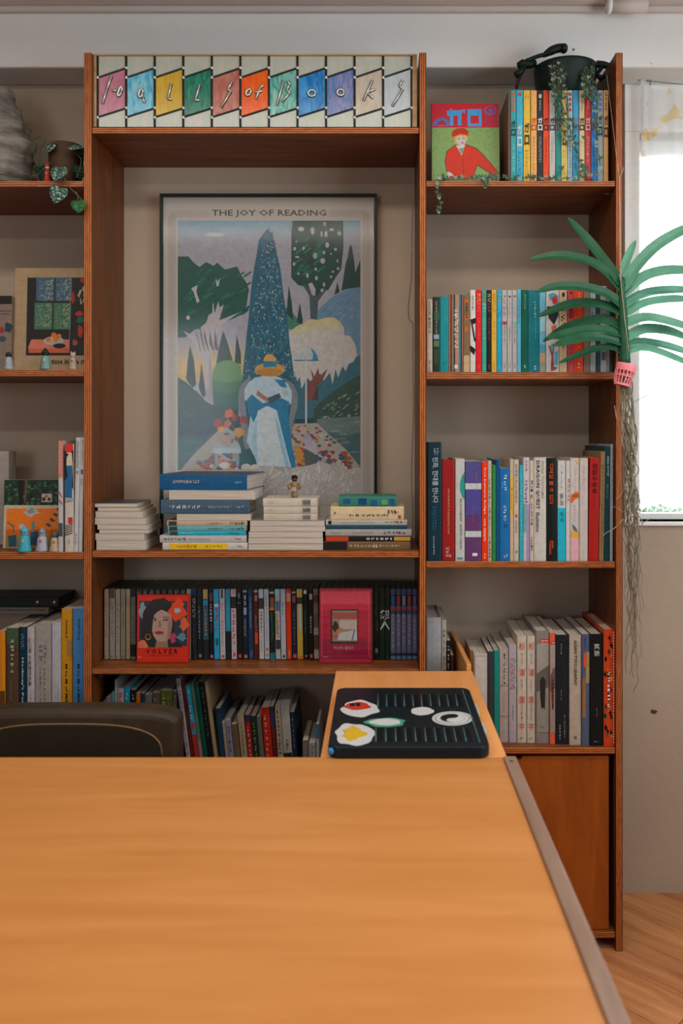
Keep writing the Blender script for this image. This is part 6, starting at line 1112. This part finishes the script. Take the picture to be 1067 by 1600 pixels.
# ================================================================== ORCHID WITH ROOTS
OD = 2.185
oo = P(971, 566, OD)
orc = thing('hanging_orchid', 'green strap-leaved orchid hanging in a pink basket by the window', 'plant', oo)
GL_ = pm('2c6444', 1.15, .38, .18, 30, bump=.02); GL_BACKLIT = pm('5c967e', 1.9, .4, .15, 30)  # second green: same leaf, window backlight put into a paler colour
def oz(x, y): return (810 + x / 4.152, 330 + y / 4.152)
def strap(pts, wpx, dy, mat, n=7, tilt=.5):
    pts = [(666 + (pts[0][1] - 430) * .04, pts[0][1] + 16)] + list(pts); k = len(pts); ctrl = []
    for i, (x, y) in enumerate(pts):
        u, v = oz(x, y); t = i / (k - 1); ctrl.append(P(u, v, OD + dy * t * t) - oo)
    c = smooth_pts(ctrl, n); m_ = len(c); mb = MB(); w = wpx / 4.152 * OD / F / 2
    vs = []
    for i, p in enumerate(c):
        t = i / (m_ - 1); tan = (c[min(i + 1, m_ - 1)] - c[max(i - 1, 0)]).normalized()
        perp = tan.cross(Vector((0, 1, 0))).normalized()
        if perp.z < 0: perp = -perp
        wd = (perp * math.cos(tilt) + Vector((0, 1, 0)) * math.sin(tilt)).normalized(); nn = tan.cross(wd).normalized()
        if nn.z < 0: nn = -nn
        ww = w / math.cos(tilt) * (1.0 if t < .6 else math.sqrt(max(.02, 1 - ((t - .6) / .4) ** 2.2))) * (.75 + .25 * min(1, t * 4))
        th = .0011
        ring = [p - wd * ww + nn * ww * .22, p - nn * ww * .10, p + wd * ww + nn * ww * .22, p + wd * ww * .98 + nn * (ww * .22 - th), p - nn * (ww * .10 + th * 1.6), p - wd * ww * .98 + nn * (ww * .22 - th)]
        n0 = len(mb.v); mb.v += [tuple(q) for q in ring]
        if i:
            for j in range(6):
                a, b2 = n0 - 6 + j, n0 - 6 + (j + 1) % 6; mb.f.append((a, b2, b2 + 6, a + 6)); mb.m.append(0)
    mb.f.append(tuple(range(5, -1, -1))); mb.m.append(0); e0 = len(mb.v) - 6; mb.f.append(tuple(e0 + j for j in range(6))); mb.m.append(0)
    return mb.build('leaf', mat, orc)
for i, (pts, w_, dy) in enumerate([([(655, 455), (560, 330), (450, 190), (320, 42)], 56, .02), ([(660, 500), (560, 390), (450, 325), (270, 287), (75, 312)], 52, -.05), ([(660, 600), (560, 530), (400, 490), (250, 488), (118, 522)], 48, -.08), ([(655, 655), (540, 608), (400, 597), (280, 622), (125, 683)], 48, -.02), ([(660, 745), (560, 702), (430, 716), (300, 762), (160, 845)], 48, .03), ([(660, 795), (520, 768), (400, 776), (270, 805), (180, 820)], 46, -.10), ([(665, 850), (550, 818), (430, 818), (330, 840), (225, 870)], 46, -.14), ([(660, 910), (600, 882), (500, 893), (400, 928), (265, 982)], 34, -.05),
    ([(675, 420), (705, 310), (760, 190)], 40, .03), ([(680, 490), (770, 352), (900, 222), (1067, 125), (1180, 90)], 54, -.04), ([(690, 525), (800, 432), (920, 390), (1067, 383), (1190, 405)], 50, -.08), ([(695, 600), (790, 545), (900, 518), (1067, 512), (1170, 540)], 44, .03), ([(700, 660), (800, 602), (920, 575), (1067, 570), (1150, 592)], 40, -.02), ([(705, 725), (800, 692), (900, 697), (1067, 742), (1130, 772)], 46, -.10), ([(705, 815), (800, 768), (900, 765), (1000, 785), (1140, 840)], 50, -.05), ([(710, 862), (800, 848), (930, 866), (1067, 905), (1120, 932)], 40, .03), ([(712, 905), (800, 885), (900, 905), (1067, 972), (1110, 1000)], 34, -.06)]):
    strap(pts, w_ * 1.3, dy, GL_ if i < 8 else GL_BACKLIT, tilt=.55 if i % 2 else .35)
st = [P(*oz(x, y), OD) - oo for x, y in ((668, 430), (672, 560), (678, 700), (684, 850), (690, 985))]
MB().tube(smooth_pts(st, 4), [.008 + .008 * i / 16 for i in range(17)], 10).build('stem', GL_, orc, smooth=True)
# pink slotted basket, hanging askew
bk_c = P(975, 586, OD) - oo; bk = bpy.data.objects.new('basket', None)
PINK = pm('d88088', 2.2, .45, .04)
r0, r1, hb = (31 * OD / F) / 2, (24 * OD / F) / 2, 34 * OD / F
mb = MB(); nseg = 16
mb.lathe([(r0 * 1.06, hb * .5), (r0 * 1.06, hb * .38), (r0 * .98, hb * .18), (r0 * .92, hb * .18), (r0 * .98, hb * .5)], nseg)
mb.lathe([(r1, -hb * .5), (r1 * 1.02, -hb * .40), (r1 * .92, -hb * .40), (r1 * .9, -hb * .5)], nseg)
mb.lathe([(r0 * .89, -hb * .08), (r0 * .91, -hb * .02), (r0 * .85, -hb * .02), (r0 * .83, -hb * .08)], nseg)
for j in range(nseg):
    a = 2 * math.pi * j / nseg
    mb.tube([(r0 * .96 * math.cos(a), r0 * .96 * math.sin(a), hb * .2), (r1 * .98 * math.cos(a), r1 * .98 * math.sin(a), -hb * .42)], .0017, 5)
o = mb.build('basket', PINK, orc); o.location = bk_c; o.rotation_euler = (0, R(15), 0)
bpy.data.objects.remove(bk)
ROOT = [pm('8c8674', 2.0, .8, .25, 60), pm('6c6250', 2.0, .8, .25, 60)]
rd = random.Random(44)
for q in range(26):
    u, v = rd.uniform(968, 986), rd.uniform(588, 606); vend = rd.choice([rd.uniform(760, 900), rd.uniform(900, 990), rd.uniform(960, 1085)])
    if q < 6: vend = rd.uniform(960, 1085)
    tgt = 989 + rd.gauss(0, 9); pts = [P(u, v, OD)]; dy = rd.uniform(-.015, .02); n_ = int((vend - v) / 16); du = 0
    for i in range(1, n_ + 1):
        t = i / n_; centre = u + (tgt - u) * min(1, t * 1.6) + 8 * math.sin(t * 3.1) * rd.uniform(-.5, 1) * .6
        du = du * .6 + rd.gauss(0, 2.6); pts.append(P(centre + du, v + (vend - v) * t, OD + dy * t + rd.gauss(0, .002)))
    if q % 7 == 3: pts = pts[:len(pts) // 2] + [pts[len(pts) // 2] + Vector((rd.choice([-1, 1]) * .012 * k2, 0, -.006 * k2 + .002 * k2 * k2)) for k2 in range(1, 5)]
    sp_ = smooth_pts([p - oo for p in pts], 3); m_ = len(sp_)
    mb = MB(); mb.tube(sp_, [max(.0006, .0019 * (1 - .6 * i / m_)) for i in range(m_)], 5); mb.build('root', ROOT[q % 2], orc, smooth=True)
for pts in ([(990, 628), (1002, 622), (1018, 614), (1030, 607), (1039, 600)], [(984, 640), (974, 652), (964, 655), (961, 640), (960, 634)], [(978, 760), (968, 775), (962, 780)], [(975, 810), (960, 825), (948, 832), (941, 838)], [(1000, 890), (1008, 897), (1016, 899)], [(984, 690), (975, 705), (973, 720), (976, 735)]):
    mb = MB(); mb.tube(smooth_pts([P(u, v, OD + .005) - oo for u, v in pts], 4), .0011, 5); mb.build('root', ROOT[0], orc, smooth=True)
TW = pm('9c8878', 2.2, .8, .2, 200)
mb = MB(); mb.tube([P(u, v, d_) - oo for u, v, d_ in ((948, 118, 2.30), (955, 175, 2.27), (962, 235, 2.248), (967, 275, 2.225), (969, 330, 2.205), (970, 440, 2.176), (976, 500, 2.170), (982, 545, 2.172), (984, 562, 2.178))], .0011, 5); mb.build('hanging_twine', TW, orc)
mb = MB(); mb.tube([P(u, v, d_) - oo for u, v, d_ in ((974.5, 262, 2.252), (972, 268, 2.243), (968, 278, 2.225), (967.5, 340, 2.208), (969, 438, 2.178))], .0012, 5); mb.build('hanging_twine', TW, orc)

# ================================================================== TOP LEFT: GREY NEST, POTHOS
z = SHELF['L1']; nd = 2.36
ns = thing('wasp_nest', 'large grey layered wasp nest on the top left shelf', 'nest', (X(-12, nd), nd, z + .0005))
mb = MB(); nh = Z(130, nd) - z; rr = X(52, nd) - X(-12, nd); seg, rings = 56, 44
for i in range(rings + 1):
    t = i / rings; zz = nh * t
    r = rr * (1.0 if t < .18 else math.sqrt(max(.0, 1 - ((t - .18) / .84) ** 2.0)) ** .9) * (.93 + .07 * min(1, t * 8))
    lay_ = .13 * rr * (1 - ((t * 6.3 + .25 * math.sin(3.0)) % 1.0)) * (.5 + t)
    for j in range(seg):
        a = 2 * math.pi * j / seg; nv = noise.noise(Vector((math.cos(a) * 2.2, math.sin(a) * 2.2, t * 6))) * .12 + noise.noise(Vector((math.cos(a) * 6, math.sin(a) * 6, t * 16 + 4))) * .07
        q = max(.001, (r - lay_) * (1 + nv)); mb.v.append((q * math.cos(a), q * .9 * math.sin(a), zz))
for i in range(rings):
    for j in range(seg):
        a, b2 = i * seg + j, i * seg + (j + 1) % seg; mb.f.append((a, b2, b2 + seg, a + seg)); mb.m.append(0)
mb.f.append(tuple(range(seg - 1, -1, -1))); mb.m.append(0); mb.f.append(tuple(rings * seg + j for j in range(seg))); mb.m.append(0)
mb.build('shell', pm('6c665e', 2.1, .85, .55, 14, (1, 1, 3.2), bump=.6), ns, smooth=True)
MB().lathe([(rr * .96, 0), (rr * 1.0, .004), (rr * .93, .012)], 24, sy=.9).build('base_rim', pm('3c3a34', 1.2, .9), ns)
# pothos in a brown pot
pd = 2.33
ps = thing('potted_pothos', 'satin pothos with silver spotted leaves in a brown pot', 'plant', (X(103, pd), pd, z + .0005)); pv = Vector((X(103, pd), pd, z + .0005))
pr = X(130, pd) - X(103, pd); phh = Z(229, pd) - z
MB().lathe([(pr * .78, 0), (pr * .86, .004), (pr * .95, phh * .6), (pr, phh * .97), (pr * .95, phh), (pr * .9, phh * .9), (.002, phh * .85)], 24).build('pot', pm('4c3626', 1.4, .6, .2, 30), ps, smooth=True)
sm, N, L, b = new_mat('satin_leaf'); tc = N.new('ShaderNodeTexCoord'); vo_ = N.new('ShaderNodeTexNoise'); vo_.inputs['Scale'].default_value = 170; vo_.inputs['Detail'].default_value = 2; rp = N.new('ShaderNodeValToRGB'); e = rp.color_ramp.elements; e[0].position = .54; e[1].position = .60; e[0].color = (.028, .085, .06, 1); e[1].color = (.28, .40, .36, 1)
L.new(tc.outputs['Object'], vo_.inputs[0]); L.new(vo_.outputs[0], rp.inputs[0]); L.new(rp.outputs[0], b.inputs['Base Color']); b.inputs['Roughness'].default_value = .45
DKL = pm('1c3c2e', 1.3, .5, .25, 60); YGL = pm('3c7444', 1.3, .5, .4, 60)
def bigleaf(u, v, d_, s, nrm, up, mat):
    s *= 1.35; nrm = Vector(nrm).normalized(); up = Vector(up); up = (up - nrm * up.dot(nrm)).normalized(); sd = nrm.cross(up); c = P(u, v, d_) - pv
    prof = [(.0, 0), (.42, .28), (.62, .12), (.66, -.18), (.52, -.55), (.28, -.85), (0, -1.12)]
    mb = MB(); mid = [c + up * s * y for y in (.06, .12, .0, -.2, -.55, -.85, -1.12)]
    for sgn in (-1, 1):
        for i in range(len(prof) - 1):
            (x0, y0), (x1, y1) = prof[i], prof[i + 1]
            q = [mid[i], mid[i + 1], c + sd * sgn * x1 * s + up * y1 * s - nrm * x1 * s * .18, c + sd * sgn * x0 * s + up * y0 * s - nrm * x0 * s * .18]
            if sgn < 0: q.reverse()
            mb.poly(q)
    o = mb.build('leaf', mat, ps, smooth=True); s *= 1; sl = o.modifiers.new('thick', 'SOLIDIFY'); sl.thickness = .0007
    return o
bigleaf(92, 264, 2.235, .026, (-.1, -1, .35), (.15, 0, 1), sm); bigleaf(92, 296, 2.232, .027, (.1, -1, .15), (.25, 0, 1), sm); bigleaf(122, 316, 2.228, .022, (.15, -1, .3), (-.1, 0, 1), YGL)
bigleaf(80, 226, 2.28, .020, (-.5, -1, .5), (.7, 0, 1), sm); bigleaf(113, 228, 2.27, .022, (.1, -.7, .9), (-1, 0, .3), sm); bigleaf(124, 232, 2.29, .020, (.4, -.8, .6), (-.6, 0, .8), DKL); bigleaf(70, 268, 2.29, .022, (-.2, -1, .2), (.2, 0, 1), DKL); bigleaf(62, 262, 2.30, .018, (.2, -1, .2), (-.3, 0, 1), DKL); bigleaf(125, 262, 2.28, .022, (.3, -1, 0), (0, 0, 1), DKL)
for pts in ([(96, 240, 2.30), (90, 224, 2.28), (78, 222, 2.275)], [(60, 262, 2.30), (50, 225, 2.31), (60, 214, 2.31), (70, 220, 2.31), (61, 238, 2.31), (64, 262, 2.30)], [(118, 240, 2.29), (127, 250, 2.27), (121, 275, 2.265), (119, 277, 2.25)], [(92, 262, 2.24), (102, 282, 2.236), (110, 294, 2.233), (118, 302, 2.23), (127, 312, 2.23), (128, 318, 2.228)], [(112, 298, 2.234), (120, 302, 2.232), (122, 314, 2.228)], [(100, 270, 2.25), (94, 278, 2.236), (93, 290, 2.233)], [(45, 272, 2.27), (20, 275, 2.265), (0, 272, 2.265), (-15, 275, 2.265)], [(50, 275, 2.26), (60, 272, 2.27), (70, 262, 2.29), (100, 235, 2.32)]):
    mb = MB(); mb.tube(smooth_pts([P(*q) - pv for q in pts], 5), .0016, 6); mb.build('vine_stem', pm('4c5c38', 1.3, .6), ps, smooth=True)
t = figure('tiny red and white figurine beside the pothos leaf', 73.5, 281, 250, 2.262, z, 'a82c24', 'b8a89c', 'b02820', 'b8b0a8', .3)

# ================================================================== CURTAIN AND LINE
cm, N, L, b = new_mat('sheer_printed_curtain'); N.remove(b)
tc = N.new('ShaderNodeTexCoord'); n1 = N.new('ShaderNodeTexNoise'); n1.inputs['Scale'].default_value = 19; n1.inputs['Detail'].default_value = 2
rp = N.new('ShaderNodeValToRGB'); e = rp.color_ramp.elements; e[0].position = .60; e[1].position = .62; e[0].color = (.86, .87, .87, 1); e[1].color = (.86, .60, .16, 1)
L.new(tc.outputs['Object'], n1.inputs[0]); L.new(n1.outputs[0], rp.inputs[0])
df = N.new('ShaderNodeBsdfDiffuse'); tl = N.new('ShaderNodeBsdfTranslucent'); tr = N.new('ShaderNodeBsdfTransparent'); m1 = N.new('ShaderNodeMixShader'); m2 = N.new('ShaderNodeMixShader'); m1.inputs[0].default_value = .5; m2.inputs[0].default_value = .45
L.new(rp.outputs[0], df.inputs[0]); L.new(rp.outputs[0], tl.inputs[0]); L.new(df.outputs[0], m1.inputs[1]); L.new(tl.outputs[0], m1.inputs[2]); L.new(m1.outputs[0], m2.inputs[1]); L.new(tr.outputs[0], m2.inputs[2]); L.new(m2.outputs[0], N['Material Output'].inputs[0])
cd = 2.50
cu = thing('curtain', 'sheer white curtain with yellow print tied at the window', 'curtain', P(1040, 420, cd)); cv = P(1040, 420, cd)
mb = MB(); nu, nv = 40, 40
for j in range(nv + 1):
    t = j / nv
    for i in range(nu + 1):
        s = i / nu; u = 1001 + s * 135; vtop = 132 + 4 * math.sin(s * 9) + 42 * s * s - (8 if s < .12 else 0); vbot = 440 + 20 * math.sin(s * 5)
        mb.v.append(tuple(P(u, vtop + (vbot - vtop) * t, cd + .010 * math.sin(s * 26 + t * 1.2) * (.4 + .6 * t)) - cv))
for j in range(nv):
    for i in range(nu):
        a = j * (nu + 1) + i; mb.f.append((a, a + nu + 1, a + nu + 2, a + 1)); mb.m.append(0)
mb.build('cloth', cm, cu, smooth=True)
mb = MB()
for j in range(nv + 1):
    t = j / nv
    for i in range(9):
        s = i / 8; u = 1001 + s * (12 - 2 * t); mb.v.append(tuple(P(u, 135 + 640 * t, cd - .008 - .006 * math.sin(s * 3.14)) - cv))
for j in range(nv):
    for i in range(8): a = j * 9 + i; mb.f.append((a, a + 9, a + 10, a + 1)); mb.m.append(0)
mb.build('side_fold', cm, cu, smooth=True)
ln = thing('curtain_line', 'thin cord with brass hook holding the curtain', 'cord', P(1014, 122, 2.505)); lv = P(1014, 122, 2.505)
mb = MB(); mb.tube([P(u, v, 2.505) - lv for u, v in ((1014, 127), (1040, 129), (1067, 132), (1140, 140))], .0012, 5); mb.build('cord', pm('7c7468', 1.4, .6), ln)
mb = MB(); mb.tube(smooth_pts([P(u, v, d_) - lv for u, v, d_ in ((1012, 116, 2.535), (1009, 121, 2.505), (1012, 127, 2.50), (1017, 124, 2.502), (1015, 118, 2.503), (1016, 133, 2.50))], 5), .0022, 6); mb.build('hook', pm('a89c84', 1.4, .35, metal=.5), ln, smooth=True)
mb = MB(); mb.tube(smooth_pts([P(u, v, 2.50) - lv for u, v in ((1013, 122), (1006, 122), (999, 124), (995, 124))], 4), [.003, .003, .003, .003, .004, .004, .004, .004, .004, .004, .003, .003, .001], 6); mb.build('knot', pm('a88c70', 1.4, .8), ln, smooth=True)
# ceiling pipe bracket
cp = thing('ceiling_pipe', 'short white pipe bracket under the ceiling at top right', 'pipe', (X(975, 2.37), 2.36, CEIL - .0205))
MB().tube([(-.05, 0, 0), (.06, 0, 0)], .018, 14).build('pipe', CEILM, cp, smooth=True); MB().tube([(-.052, 0, 0), (-.040, 0, 0)], .0203, 14).build('collar', BEAMM, cp, smooth=True)

dupl = {k_: v_ for k_, v_ in LABELS.items() if len(v_) > 1}
print('THINGS', sum(len(v_) for v_ in LABELS.values()), 'SHARED', {k_: len(v_) for k_, v_ in dupl.items()})
print('LONG', [k_ for k_ in LABELS if not 4 <= len(k_.split()) <= 16])
